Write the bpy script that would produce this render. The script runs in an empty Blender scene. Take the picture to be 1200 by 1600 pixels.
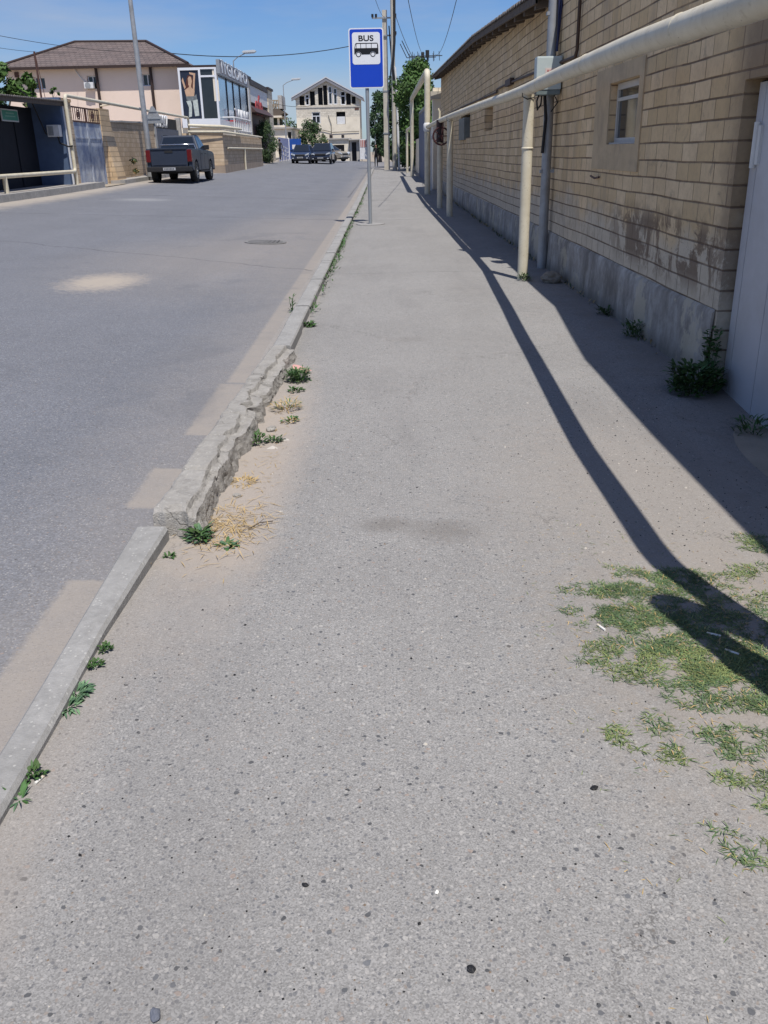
import bpy, bmesh, math, random
from mathutils import Vector, Matrix, noise
rnd = random.Random(11)
S = bpy.context.scene
COL = S.collection
rad = math.radians

# ------------------------------------------------------------------ camera
FPX, EYE = 1380.0, 1.5
PITCH, ROLL, YAW = rad(22.2), rad(1.25), rad(-0.4724)
Fh = Vector((math.sin(YAW), math.cos(YAW), 0)); R0 = Vector((math.cos(YAW), -math.sin(YAW), 0))
CF = Fh*math.cos(PITCH) - Vector((0, 0, math.sin(PITCH)))
U0 = Fh*math.sin(PITCH) + Vector((0, 0, math.cos(PITCH)))
CU = U0*math.cos(ROLL) + R0*math.sin(ROLL); CR = R0*math.cos(ROLL) - U0*math.sin(ROLL)
CC = Vector((0, 0, EYE))
cam = bpy.data.cameras.new('camera'); camo = bpy.data.objects.new('camera', cam); COL.objects.link(camo)
cam.sensor_fit = 'VERTICAL'; cam.sensor_height = 36.0; cam.lens = FPX/1600*36.0
cam.clip_start = 0.05; cam.clip_end = 6000
camo.matrix_world = Matrix(((CR.x, CU.x, -CF.x, CC.x), (CR.y, CU.y, -CF.y, CC.y), (CR.z, CU.z, -CF.z, CC.z), (0, 0, 0, 1)))
S.camera = camo

# ------------------------------------------------------------------ light
SUNDIR = Vector((-0.145, 0.43, -1.0)).normalized()          # the way the light travels
sun_el = math.asin(-SUNDIR.z); sun_rot = math.atan2(-SUNDIR.x, -SUNDIR.y)
S.view_settings.view_transform = 'Standard'; S.view_settings.look = 'None'
S.view_settings.exposure = 0.0; S.view_settings.gamma = 1.0
W = bpy.data.worlds.new('World'); S.world = W; W.use_nodes = True
wt = W.node_tree; wt.nodes.clear()
wo = wt.nodes.new('ShaderNodeOutputWorld'); bg = wt.nodes.new('ShaderNodeBackground')
sky = wt.nodes.new('ShaderNodeTexSky'); sky.sky_type = 'NISHITA'; sky.sun_disc = False
sky.sun_elevation = sun_el; sky.sun_rotation = sun_rot; sky.air_density = 1.0; sky.dust_density = 0.3; sky.ozone_density = 3.0; sky.altitude = 0
SKYS = 0.078
bg.inputs[1].default_value = SKYS
hs = wt.nodes.new('ShaderNodeHueSaturation'); hs.inputs['Saturation'].default_value = 1.05
tint = wt.nodes.new('ShaderNodeMix'); tint.data_type = 'RGBA'; tint.blend_type = 'MULTIPLY'; tint.inputs[0].default_value = 1; tint.inputs[7].default_value = (0.82, 1.0, 1.36, 1)
wt.links.new(sky.outputs[0], tint.inputs[6]); wt.links.new(tint.outputs[2], hs.inputs['Color'])
tc = wt.nodes.new('ShaderNodeTexCoord'); mp = wt.nodes.new('ShaderNodeMapping')
mp.inputs['Scale'].default_value = (1.6, 1.6, 9.0); mp.inputs['Location'].default_value = (3.1, 0.4, 0.2)
wt.links.new(tc.outputs['Generated'], mp.inputs[0])
nz = wt.nodes.new('ShaderNodeTexNoise'); nz.inputs['Scale'].default_value = 1.7; nz.inputs['Detail'].default_value = 7; nz.inputs['Roughness'].default_value = 0.55
wt.links.new(mp.outputs[0], nz.inputs['Vector'])
mr = wt.nodes.new('ShaderNodeMapRange'); mr.inputs[1].default_value = 0.40; mr.inputs[2].default_value = 0.72; mr.inputs[4].default_value = 0.55
wt.links.new(nz.outputs[0], mr.inputs[0])
mx = wt.nodes.new('ShaderNodeMix'); mx.data_type = 'RGBA'; mx.inputs[7].default_value = (6.6, 6.9, 7.6, 1)
wt.links.new(mr.outputs[0], mx.inputs[0]); wt.links.new(hs.outputs[0], mx.inputs[6])
wt.links.new(mx.outputs[2], bg.inputs[0]); wt.links.new(bg.outputs[0], wo.inputs[0])
sl = bpy.data.lights.new('sun', 'SUN'); sl.energy = 4.8; sl.angle = rad(0.53); sl.color = (1.0, 0.955, 0.89)
so = bpy.data.objects.new('sun', sl); COL.objects.link(so); so.rotation_euler = SUNDIR.to_track_quat('-Z', 'Y').to_euler(); so.location = (20, -30, 60)

# ------------------------------------------------------------------ pixel -> place (only used to measure the photograph)
def ray(px, py): return CF*FPX + CR*(px-600) + CU*(800-py)
def onz(px, py, z=0.0):
    d = ray(px, py); return CC + d*((z-EYE)/d.z)
def onx(px, py, X):
    d = ray(px, py); return CC + d*(X/d.x)
def ony(px, py, Y):
    d = ray(px, py); return CC + d*(Y/d.y)
def clamp(v, a, b): return max(a, min(b, v))
def gz(X, Y):                                             # height of the ground
    base = 0.006*clamp(Y-30, 0, 70)
    d = clamp(-1-X, 0, 9.5)
    return base + 0.043*d*(1+0.006*clamp(Y-24, 0, 80))
def gp(px, zc):                                           # ground point at depth zc under pixel column px
    lo, hi = 150.0, 900.0
    for _ in range(50):
        m = (lo+hi)/2
        p = CC + ray(px, m)*(zc/FPX)
        if p.z > gz(p.x, p.y): lo = m
        else: hi = m
    return p
def hz(P, py):                                            # height above P's column that projects at row py
    lo, hi = -5.0, 40.0
    for _ in range(60):
        m = (lo+hi)/2
        d = Vector((P.x, P.y, m))-CC
        y = 800-FPX*d.dot(CU)/d.dot(CF)
        if y > py: lo = m
        else: hi = m
    return lo

# ------------------------------------------------------------------ mesh helpers
class MB:
    def __init__(s): s.v = []; s.f = []; s.mi = []; s.sm = []
    def poly(s, pts, mi=0, smooth=False):
        b = len(s.v); s.v += [tuple(p) for p in pts]; s.f.append(tuple(range(b, b+len(pts)))); s.mi.append(mi); s.sm.append(smooth)
    def mesh(s, vs, fs, mi=0, smooth=False):
        b = len(s.v); s.v += [tuple(p) for p in vs]
        for f in fs: s.f.append(tuple(i+b for i in f)); s.mi.append(mi); s.sm.append(smooth)
    def box(s, c, d, rz=0, mi=0, M=None):
        c = Vector(c); hx, hy, hh = d[0]/2, d[1]/2, d[2]/2
        r = Matrix.Rotation(rz, 3, 'Z') if M is None else M
        vs = [c + r @ Vector((sx*hx, sy*hy, sz*hh)) for sz in (-1, 1) for sx, sy in ((-1, -1), (1, -1), (1, 1), (-1, 1))]
        s.mesh(vs, [(3, 2, 1, 0), (4, 5, 6, 7), (0, 1, 5, 4), (1, 2, 6, 5), (2, 3, 7, 6), (3, 0, 4, 7)], mi)
    def bb(s, x0, x1, y0, y1, z0, z1, mi=0): s.box(((x0+x1)/2, (y0+y1)/2, (z0+z1)/2), (abs(x1-x0), abs(y1-y0), abs(z1-z0)), 0, mi)
    def tube(s, pts, r, n=12, mi=0, cap=True):
        pts = [Vector(p) for p in pts]; rs = r if isinstance(r, (list, tuple)) else [r]*len(pts)
        rings = []; prev = None
        for i, p in enumerate(pts):
            t = (pts[min(i+1, len(pts)-1)]-pts[max(i-1, 0)]).normalized()
            if prev is None:
                a = Vector((0, 0, 1)) if abs(t.z) < .9 else Vector((1, 0, 0)); u = t.cross(a).normalized()
            else:
                u = (prev - t*prev.dot(t)).normalized()
            prev = u; w = t.cross(u)
            k = 1.0
            if 0 < i < len(pts)-1:
                c = (pts[i]-pts[i-1]).normalized().dot((pts[i+1]-pts[i]).normalized()); k = 1/max(.75, math.sqrt(max(.01, (1+c)/2)))
            rings.append([p + (u*math.cos(6.28318*j/n) + w*math.sin(6.28318*j/n))*rs[i]*k for j in range(n)])
        vs = [q for g in rings for q in g]; fs = []
        for i in range(len(rings)-1):
            for j in range(n):
                fs.append((i*n+j, i*n+(j+1) % n, (i+1)*n+(j+1) % n, (i+1)*n+j))
        s.mesh(vs, fs, mi, True)
        if cap:
            s.poly(rings[0][::-1], mi); s.poly(rings[-1], mi)
    def prism(s, outline, fn, a, b, mi=0, smooth=False):
        """outline of (u, v); fn(u, v, w) -> point; between w=a and w=b"""
        n = len(outline)
        A = [fn(u, v, a) for u, v in outline]; B = [fn(u, v, b) for u, v in outline]
        s.poly(A[::-1], mi); s.poly(B, mi)
        s.mesh(A+B, [(i, (i+1) % n, (i+1) % n+n, i+n) for i in range(n)], mi, smooth)
    def sphere(s, c, r, n=10, m=6, mi=0, sc=(1, 1, 1)):
        c = Vector(c); vs = []; fs = []
        for i in range(m+1):
            a = math.pi*i/m
            for j in range(n):
                b = 6.28318*j/n
                vs.append(c+Vector((r*sc[0]*math.sin(a)*math.cos(b), r*sc[1]*math.sin(a)*math.sin(b), r*sc[2]*math.cos(a))))
        for i in range(m):
            for j in range(n): fs.append((i*n+j, (i+1)*n+j, (i+1)*n+(j+1) % n, i*n+(j+1) % n))
        s.mesh(vs, fs, mi, True)
    def build(s, name, mats, parent=None, bevel=0, loc=None, merge=False):
        me = bpy.data.meshes.new(name); me.from_pydata(s.v, [], s.f)
        if not isinstance(mats, (list, tuple)): mats = [mats]
        for m in mats: me.materials.append(m)
        me.polygons.foreach_set('material_index', s.mi); me.polygons.foreach_set('use_smooth', s.sm)
        if merge or bevel:
            bm = bmesh.new(); bm.from_mesh(me)
            bmesh.ops.remove_doubles(bm, verts=bm.verts, dist=0.0004)
            bmesh.ops.recalc_face_normals(bm, faces=bm.faces)
            if bevel:
                es = [e for e in bm.edges if len(e.link_faces) == 2 and e.calc_face_angle(0) > 0.5]
                bmesh.ops.bevel(bm, geom=es, offset=bevel, segments=2, profile=0.7, affect='EDGES', clamp_overlap=True)
            bm.to_mesh(me); bm.free()
        me.update()
        o = bpy.data.objects.new(name, me); COL.objects.link(o)
        if parent: o.parent = parent
        if loc is not None: o.location = loc
        return o
def tag(o, label=None, cat=None, group=None, kind=None):
    if label: o['label'] = label
    if cat: o['category'] = cat
    if group: o['group'] = group
    if kind: o['kind'] = kind
    return o
def thing(name, label, cat, loc=(0, 0, 0), rz=0, group=None):
    o = bpy.data.objects.new(name, None); COL.objects.link(o); o.empty_display_size = .3
    o.location = loc; o.rotation_euler = (0, 0, rz); return tag(o, label, cat, group)
def struct(name, mb, m, **k): return tag(mb.build(name, m, **k), kind='structure')
def holes_wall(mb, fn, u0, u1, v0, v1, holes, depth, mi=0, mi_rev=None):
    """a wall face with rectangular openings and their reveals; fn(u, v, w) with w going into the wall"""
    mr_ = mi if mi_rev is None else mi_rev
    us = sorted({u0, u1, *[h[0] for h in holes], *[h[1] for h in holes]}); vs = sorted({v0, v1, *[h[2] for h in holes], *[h[3] for h in holes]})
    for i in range(len(us)-1):
        for j in range(len(vs)-1):
            cu, cv = (us[i]+us[i+1])/2, (vs[j]+vs[j+1])/2
            if any(h[0] < cu < h[1] and h[2] < cv < h[3] for h in holes): continue
            mb.poly([fn(us[i], vs[j], 0), fn(us[i+1], vs[j], 0), fn(us[i+1], vs[j+1], 0), fn(us[i], vs[j+1], 0)], mi)
    for a, b, c, d in holes:
        q = [(a, c), (b, c), (b, d), (a, d)]
        for k in range(4):
            (p, r), (s_, t) = q[k], q[(k+1) % 4]
            mb.poly([fn(p, r, 0), fn(s_, t, 0), fn(s_, t, depth), fn(p, r, depth)], mr_)
def rrect(x0, x1, y0, y1, r, n=6):
    o = []
    for cx, cy, a0 in ((x1-r, y1-r, 0), (x0+r, y1-r, 90), (x0+r, y0+r, 180), (x1-r, y0+r, 270)):
        for k in range(n+1):
            a = rad(a0+90*k/n); o.append((cx+r*math.cos(a), cy+r*math.sin(a)))
    return o
def text_mesh(name, body, size, m, parent, M, width=None, extrude=0.002):
    cu = bpy.data.curves.new(name, 'FONT'); cu.body = body; cu.size = size; cu.extrude = extrude; cu.offset = size*.022; cu.align_x = 'CENTER'
    t = bpy.data.objects.new(name+'_t', cu); COL.objects.link(t)
    dg = bpy.context.evaluated_depsgraph_get(); me = bpy.data.meshes.new_from_object(t.evaluated_get(dg)); me.name = name
    bpy.data.objects.remove(t); bpy.data.curves.remove(cu)
    if width:
        xs = [v.co.x for v in me.vertices]; k = width/(max(xs)-min(xs)); c = (max(xs)+min(xs))/2
        for v in me.vertices: v.co.x = (v.co.x-c)*k
    me.transform(M); me.materials.clear(); me.materials.append(m)
    o = bpy.data.objects.new(name, me); COL.objects.link(o)
    if parent: o.parent = parent
    return o

# ------------------------------------------------------------------ materials
class NT:
    def __init__(s, name):
        s.m = bpy.data.materials.new(name); s.m.use_nodes = True; s.t = s.m.node_tree; s.t.nodes.clear()
        s.out = s.t.nodes.new('ShaderNodeOutputMaterial'); s.b = s.t.nodes.new('ShaderNodeBsdfPrincipled')
        s.t.links.new(s.b.outputs[0], s.out.inputs[0]); s._pos = None
    def n(s, typ, ins=None, **kw):
        x = s.t.nodes.new('ShaderNode'+typ)
        for k, v in kw.items(): setattr(x, k, v)
        for k, v in (ins or {}).items(): s.set(x.inputs[k], v)
        return x
    def set(s, sock, v):
        if isinstance(v, bpy.types.NodeSocket): s.t.links.new(v, sock)
        elif v is not None:
            if isinstance(v, (tuple, list)) and sock.type == 'RGBA' and len(v) == 3: v = (*v, 1)
            sock.default_value = v
    @property
    def pos(s):
        if s._pos is None: s._pos = s.n('NewGeometry').outputs['Position']
        return s._pos
    def mt(s, op, a, b=None, c=None, clamp=False):
        x = s.n('Math', operation=op, use_clamp=clamp); s.set(x.inputs[0], a)
        if b is not None: s.set(x.inputs[1], b)
        if c is not None: s.set(x.inputs[2], c)
        return x.outputs[0]
    def mix(s, f, a, b, blend='MIX'):
        x = s.n('Mix', data_type='RGBA', blend_type=blend); s.set(x.inputs[0], f); s.set(x.inputs[6], a); s.set(x.inputs[7], b); return x.outputs[2]
    def noise(s, scale, detail=4, rough=.55, vec=None, dist=0):
        return s.n('TexNoise', {'Vector': vec if vec is not None else s.pos, 'Scale': scale, 'Detail': detail, 'Roughness': rough, 'Distortion': dist}).outputs[0]
    def rng(s, v, a, b, c=0.0, d=1.0):
        return s.n('MapRange', {0: v, 1: a, 2: b, 3: c, 4: d}).outputs[0]
    def sep(s): 
        return s.n('SeparateXYZ', {0: s.pos}).outputs
    def ell(s, cx, cy, rx, ry, soft=.4, nv=None, amp=0):
        a = s.n('VectorMath', {0: s.pos, 1: (cx, cy, 0)}, operation='SUBTRACT').outputs[0]
        a = s.n('VectorMath', {0: a, 1: (1/rx, 1/ry, 0)}, operation='MULTIPLY').outputs[0]
        l = s.n('VectorMath', {0: a}, operation='LENGTH').outputs[1]
        if nv is not None: l = s.mt('ADD', l, s.mt('MULTIPLY', s.mt('SUBTRACT', nv, .5), amp))
        return s.rng(l, 1-soft, 1+soft, 1, 0)
    def scl(s, v): return s.n('VectorMath', {0: s.pos, 1: v}, operation='MULTIPLY').outputs[0]
    def bump(s, h, strength=.3, dist=.02):
        s.set(s.b.inputs['Normal'], s.n('Bump', {'Height': h, 'Strength': strength, 'Distance': dist}).outputs[0])
    def fin(s, col, rough=.85, spec=.3, metal=0):
        s.set(s.b.inputs['Base Color'], col); s.set(s.b.inputs['Roughness'], rough); s.set(s.b.inputs['Specular IOR Level'], spec); s.set(s.b.inputs['Metallic'], metal)
        return s.m
def simple(name, col, rough=.75, var=.15, scale=4, bump=0, metal=0, spec=.35, dirt=None, dirts=.5, coat=0, bscale=60):
    k = NT(name)
    n = k.noise(scale, 5, .6)
    c = k.mix(k.rng(n, .25, .75), tuple(x*(1-var) for x in col), tuple(min(1, x*(1+var)) for x in col))
    if dirt:
        c = k.mix(k.rng(k.noise(scale*.6, 6, .65, dist=.6), .5, .68, 0, dirts), c, dirt)
    if bump: k.bump(k.noise(bscale, 4), bump, .01)
    if coat: k.b.inputs['Coat Weight'].default_value = coat; k.b.inputs['Coat Roughness'].default_value = .05
    return k.fin(c, rough, spec, metal)

def mk_asphalt(name, base, fine, stone, road):
    k = NT(name); x, y, z = k.sep()
    big = k.noise(.7, 5, .6); mid = k.noise(9, 4, .6)
    c = k.mix(k.rng(big, .3, .7), tuple(v*.91 for v in base), tuple(v*1.07 for v in base))
    c = k.mix(k.rng(mid, .3, .7, 0, .3), c, tuple(v*.8 for v in base))
    # fine grit, one random shade per grain
    f = k.n('TexVoronoi', {'Vector': k.pos, 'Scale': fine}, voronoi_dimensions='2D'); fr = k.n('SeparateColor', {0: f.outputs['Color']}).outputs
    g = k.rng(fr[0], 0, 1, .74, 1.26)
    gc = k.n('CombineXYZ', {0: g, 1: g, 2: g}).outputs[0]
    c = k.mix(1.0, c, gc, 'MULTIPLY')
    # exposed stones
    wv = k.n('VectorMath', {0: k.pos, 1: k.n('VectorMath', {0: k.n('TexNoise', {'Vector': k.pos, 'Scale': 60, 'Detail': 1}).outputs['Color'], 1: (.012, .012, 0)}, operation='MULTIPLY').outputs[0]}, operation='ADD').outputs[0]
    st = k.n('TexVoronoi', {'Vector': wv, 'Scale': stone, 'Randomness': 1.0}, voronoi_dimensions='2D'); sr = k.n('SeparateColor', {0: st.outputs['Color']}).outputs
    rsz = k.rng(k.mt('POWER', sr[1], 2.2), 0, 1, .07, .36)
    inside = k.rng(k.mt('SUBTRACT', rsz, st.outputs['Distance']), 0, .06)
    isd = k.mt('LESS_THAN', sr[0], .13 if not road else .12); isl = k.mt('GREATER_THAN', sr[0], .955 if not road else .90)
    s2 = k.n('TexVoronoi', {'Vector': wv, 'Scale': stone*1.75}, voronoi_dimensions='2D'); r2 = k.n('SeparateColor', {0: s2.outputs['Color']}).outputs
    in2 = k.rng(k.mt('SUBTRACT', k.rng(r2[1], 0, 1, .12, .42), s2.outputs['Distance']), 0, .08)
    c = k.mix(k.mt('MULTIPLY', k.mt('MULTIPLY', in2, k.mt('LESS_THAN', r2[0], .27)), .70), c, (.125, .127, .135))
    c = k.mix(k.mt('MULTIPLY', k.mt('MULTIPLY', in2, k.mt('LESS_THAN', k.mt('ABSOLUTE', k.mt('SUBTRACT', r2[0], .5)), .07)), .45), c, (.27, .21, .165))
    c = k.mix(k.mt('MULTIPLY', k.mt('MULTIPLY', in2, k.mt('GREATER_THAN', r2[0], .76)), .6), c, (.43, .41, .385))
    sh = k.rng(sr[2], 0, 1, .045, .15)
    c = k.mix(k.mt('MULTIPLY', k.mt('MULTIPLY', inside, isd), .9), c, k.n('CombineXYZ', {0: sh, 1: k.mt('MULTIPLY', sh, 1.04), 2: k.mt('MULTIPLY', sh, 1.12)}).outputs[0])
    c = k.mix(k.mt('MULTIPLY', k.mt('MULTIPLY', inside, isl), .6), c, (.46, .44, .41) if not road else (.36, .36, .36))
    isw = k.mt('MULTIPLY', k.mt('GREATER_THAN', sr[0], .74), k.mt('LESS_THAN', sr[0], .79))
    c = k.mix(k.mt('MULTIPLY', k.mt('MULTIPLY', inside, isw), .55), c, (.34, .25, .20))
    nn = k.noise(3.2, 6, .65); n2 = k.noise(14, 5, .7)
    dust = (.44, .37, .30)
    def over(mask, amt, col): 
        nonlocal c
        c = k.mix(k.mt('MULTIPLY', mask, amt), c, col)
    if road:
        over(k.ell(-3.45, 11.0, .38, .66, .5, n2, 1.6), .95, (.44, .38, .31))
        over(k.ell(-2.6, 13.6, 1.5, 3.0, .6, n2, 1.6), .30, (.36, .31, .255))
        over(k.ell(-2.1, 19.5, 1.0, 4.0, .6, n2, 1.6), .30, (.36, .31, .255))
        over(k.rng(k.mt('ADD', x, k.mt('MULTIPLY', k.mt('SUBTRACT', nn, .5), .8)), -1.9, -1.1), .35, (.33, .295, .255))
        over(k.rng(k.mt('ADD', x, k.mt('MULTIPLY', k.mt('SUBTRACT', nn, .5), 1.2)), -9.2, -10.0), .75, (.42, .37, .31))
        p_ = onz(218, 310, .32); over(k.ell(p_.x, p_.y, .75, .7, .5, n2, 2.4), .4, (.38, .38, .37))
        xq = k.mt('ADD', x, k.mt('ADD', k.mt('MULTIPLY', k.mt('SUBTRACT', n2, .5), .05), k.mt('MULTIPLY', k.mt('SUBTRACT', k.noise(55, 4, .7), .5), .035)))
        yq = k.mt('ADD', y, k.mt('MULTIPLY', k.mt('SUBTRACT', k.noise(30, 4, .7), .5), .05))
        for a, b, w in ((-3.0, 3.03, -1.235), (3.77, 4.32, -1.225), (4.9, 6.12, -1.19), (6.16, 75.0, -1.15)):
            q = k.mt('MULTIPLY', k.mt('MULTIPLY', k.rng(xq, w-.012, w+.018), k.rng(yq, a-.012, a+.012)), k.rng(yq, b-.012, b+.012, 1, 0))
            over(k.mt('MULTIPLY', q, k.rng(k.noise(4.5, 6, .7), .25, .6, .55, 1)), .78, (.345, .305, .262))
        # wheel polish, long along the street
        tr = k.noise(1, 3, .5, k.scl((1.3, .05, 1)))
        c = k.mix(k.rng(tr, .35, .65, 0, .22), c, tuple(v*.75 for v in base))
        # scuffs and old paint
        sc_ = k.noise(1, 5, .7, k.scl((3.0, .9, 1))); over(k.rng(sc_, .70, .80), .25, (.4, .4, .4)); over(k.rng(k.noise(.55, 6, .7, dist=1), .56, .66), .3, (.115, .12, .135)); over(k.rng(k.noise(18, 4, .7), .70, .78), .35, (.07, .07, .08))
        # cracks across
        wob = k.mt('MULTIPLY', k.mt('SUBTRACT', k.noise(1.2, 3), .5), .5)
        for a, b, w in ((22.4, .05, .045), (12.0, -.55, .03), (31.5, .04, .06), (6.3, .25, .0)):
            if w == 0: continue
            d = k.mt('ABSOLUTE', k.mt('SUBTRACT', k.mt('ADD', y, wob), k.mt('MULTIPLY_ADD', x, b, a)))
            over(k.rng(d, w*.4, w, 1, 0), .55, (.05, .05, .06))
    else:
        over(k.ell(-.70, 4.65, .21, 1.7, .5, n2, 1.0), .75, (.39, .335, .285))
        over(k.ell(-.74, 3.36, .19, .30, .5, n2, .9), .7, (.38, .325, .27))
        over(k.rng(k.mt('ADD', x, k.mt('MULTIPLY', k.mt('SUBTRACT', nn, .5), .25)), -.76, -.88), .4, (.34, .30, .26))
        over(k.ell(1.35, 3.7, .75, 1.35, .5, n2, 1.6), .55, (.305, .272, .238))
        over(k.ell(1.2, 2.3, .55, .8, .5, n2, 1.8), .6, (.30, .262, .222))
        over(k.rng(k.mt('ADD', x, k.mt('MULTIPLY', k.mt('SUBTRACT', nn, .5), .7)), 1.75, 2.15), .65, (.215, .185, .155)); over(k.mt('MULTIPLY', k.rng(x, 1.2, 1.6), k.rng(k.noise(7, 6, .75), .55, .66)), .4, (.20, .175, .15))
        over(k.ell(-.02, 3.53, .10, .07, .6, n2, 1.2), .45, (.13, .115, .10))
        over(k.ell(.22, 3.45, .13, .10, .6, n2, 1.6), .42, (.13, .115, .10))
        over(k.ell(.18, 7.6, .15, .10, .6, n2, 1.2), .2, (.13, .115, .10))
        over(k.rng(k.noise(1.9, 6, .7, dist=.8), .60, .74), .25, (.33, .30, .265))
        over(k.rng(k.noise(26, 3, .6), .72, .80), .3, (.14, .12, .10))
        over(k.rng(k.noise(1, 5, .65, k.scl((1.5, .30, 1))), .50, .68), .30, (.17, .163, .158))
        over(k.rng(k.noise(5.5, 5, .7, dist=1.2), .60, .72), .28, (.165, .15, .138))
        over(k.rng(k.noise(1.1, 6, .7, dist=1.5), .585, .60), .22, (.30, .285, .268))
        cw = k.n('VectorMath', {0: k.pos, 1: k.n('VectorMath', {0: k.n('TexNoise', {'Vector': k.pos, 'Scale': 2.5, 'Detail': 6, 'Roughness': .7}).outputs['Color'], 1: (.9, .9, 0)}, operation='MULTIPLY').outputs[0]}, operation='ADD').outputs[0]
        ce = k.n('TexVoronoi', {'Vector': cw, 'Scale': .42}, voronoi_dimensions='2D', feature='DISTANCE_TO_EDGE').outputs['Distance']
        over(k.mt('MULTIPLY', k.rng(ce, .0012, .0035, 1, 0), k.rng(k.noise(.8, 2), .47, .56)), .5, (.08, .075, .07))
        for a, w in ((22.0, .05), (12.1, .016), (31.0, .06), (42.0, .1)):
            wob = k.mt('MULTIPLY', k.mt('SUBTRACT', k.noise(2.0, 3), .5), .3)
            d = k.mt('ABSOLUTE', k.mt('SUBTRACT', k.mt('ADD', y, wob), a)); over(k.rng(d, w*.4, w, 1, 0), .45, (.10, .10, .10))
    h = k.mt('ADD', k.mt('MULTIPLY', fr[0], .5), k.mt('MULTIPLY', inside, .6))
    k.bump(h, .35 if not road else .5, .006)
    return k.fin(c, .9, .25)
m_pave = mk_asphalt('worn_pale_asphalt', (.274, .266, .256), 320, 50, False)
m_road = mk_asphalt('grey_road_asphalt', (.170, .177, .198), 130, 52, True)

def mk_concrete(name, base, crack=True, rough_bump=.5):
    k = NT(name); n1 = k.noise(3, 6, .65); n2 = k.noise(30, 5, .7)
    c = k.mix(k.rng(n1, .3, .7), tuple(v*.8 for v in base), tuple(v*1.12 for v in base))
    c = k.mix(k.rng(n2, .35, .7, 0, .55), c, tuple(v*.6 for v in base))
    st = k.n('TexVoronoi', {'Vector': k.pos, 'Scale': 75.0}); sr = k.n('SeparateColor', {0: st.outputs['Color']}).outputs
    ins = k.mt('MULTIPLY', k.rng(st.outputs['Distance'], .25, .34, 1, 0), k.mt('GREATER_THAN', sr[0], .82))
    c = k.mix(k.mt('MULTIPLY', ins, .5), c, (.55, .54, .5))
    c = k.mix(k.rng(k.noise(6.5, 6, .75, dist=.8), .50, .64, 0, .5 if crack else .25), c, tuple(v*.52 for v in base))
    h = k.mt('ADD', n2, k.mt('MULTIPLY', k.noise(120, 3), .4))
    if crack:
        w = k.n('VectorMath', {0: k.pos, 1: k.n('VectorMath', {0: k.n('TexNoise', {'Vector': k.pos, 'Scale': 9, 'Detail': 4}).outputs['Color'], 1: (.16, .16, .16)}, operation='MULTIPLY').outputs[0]}, operation='ADD').outputs[0]
        cr = k.n('TexVoronoi', {'Vector': w, 'Scale': 3.2}, feature='DISTANCE_TO_EDGE').outputs['Distance']
        cm = k.mt('MULTIPLY', k.rng(cr, .003, .012, 1, 0), k.rng(k.noise(2.3, 2), .45, .55)); c = k.mix(k.mt('MULTIPLY', cm, .7), c, (.06, .055, .05)); h = k.mt('SUBTRACT', h, cm)
    k.bump(h, rough_bump, .015)
    return k.fin(c, .92, .2)
m_kerb = mk_concrete('kerb_concrete', (.345, .338, .325), False, .3)
m_kerbold = mk_concrete('broken_kerb_concrete', (.395, .375, .345), True, .7)
m_earth = simple('dry_earth', (.33, .28, .22), .95, .2, 3, .5, dirt=(.25, .23, .18))

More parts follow.
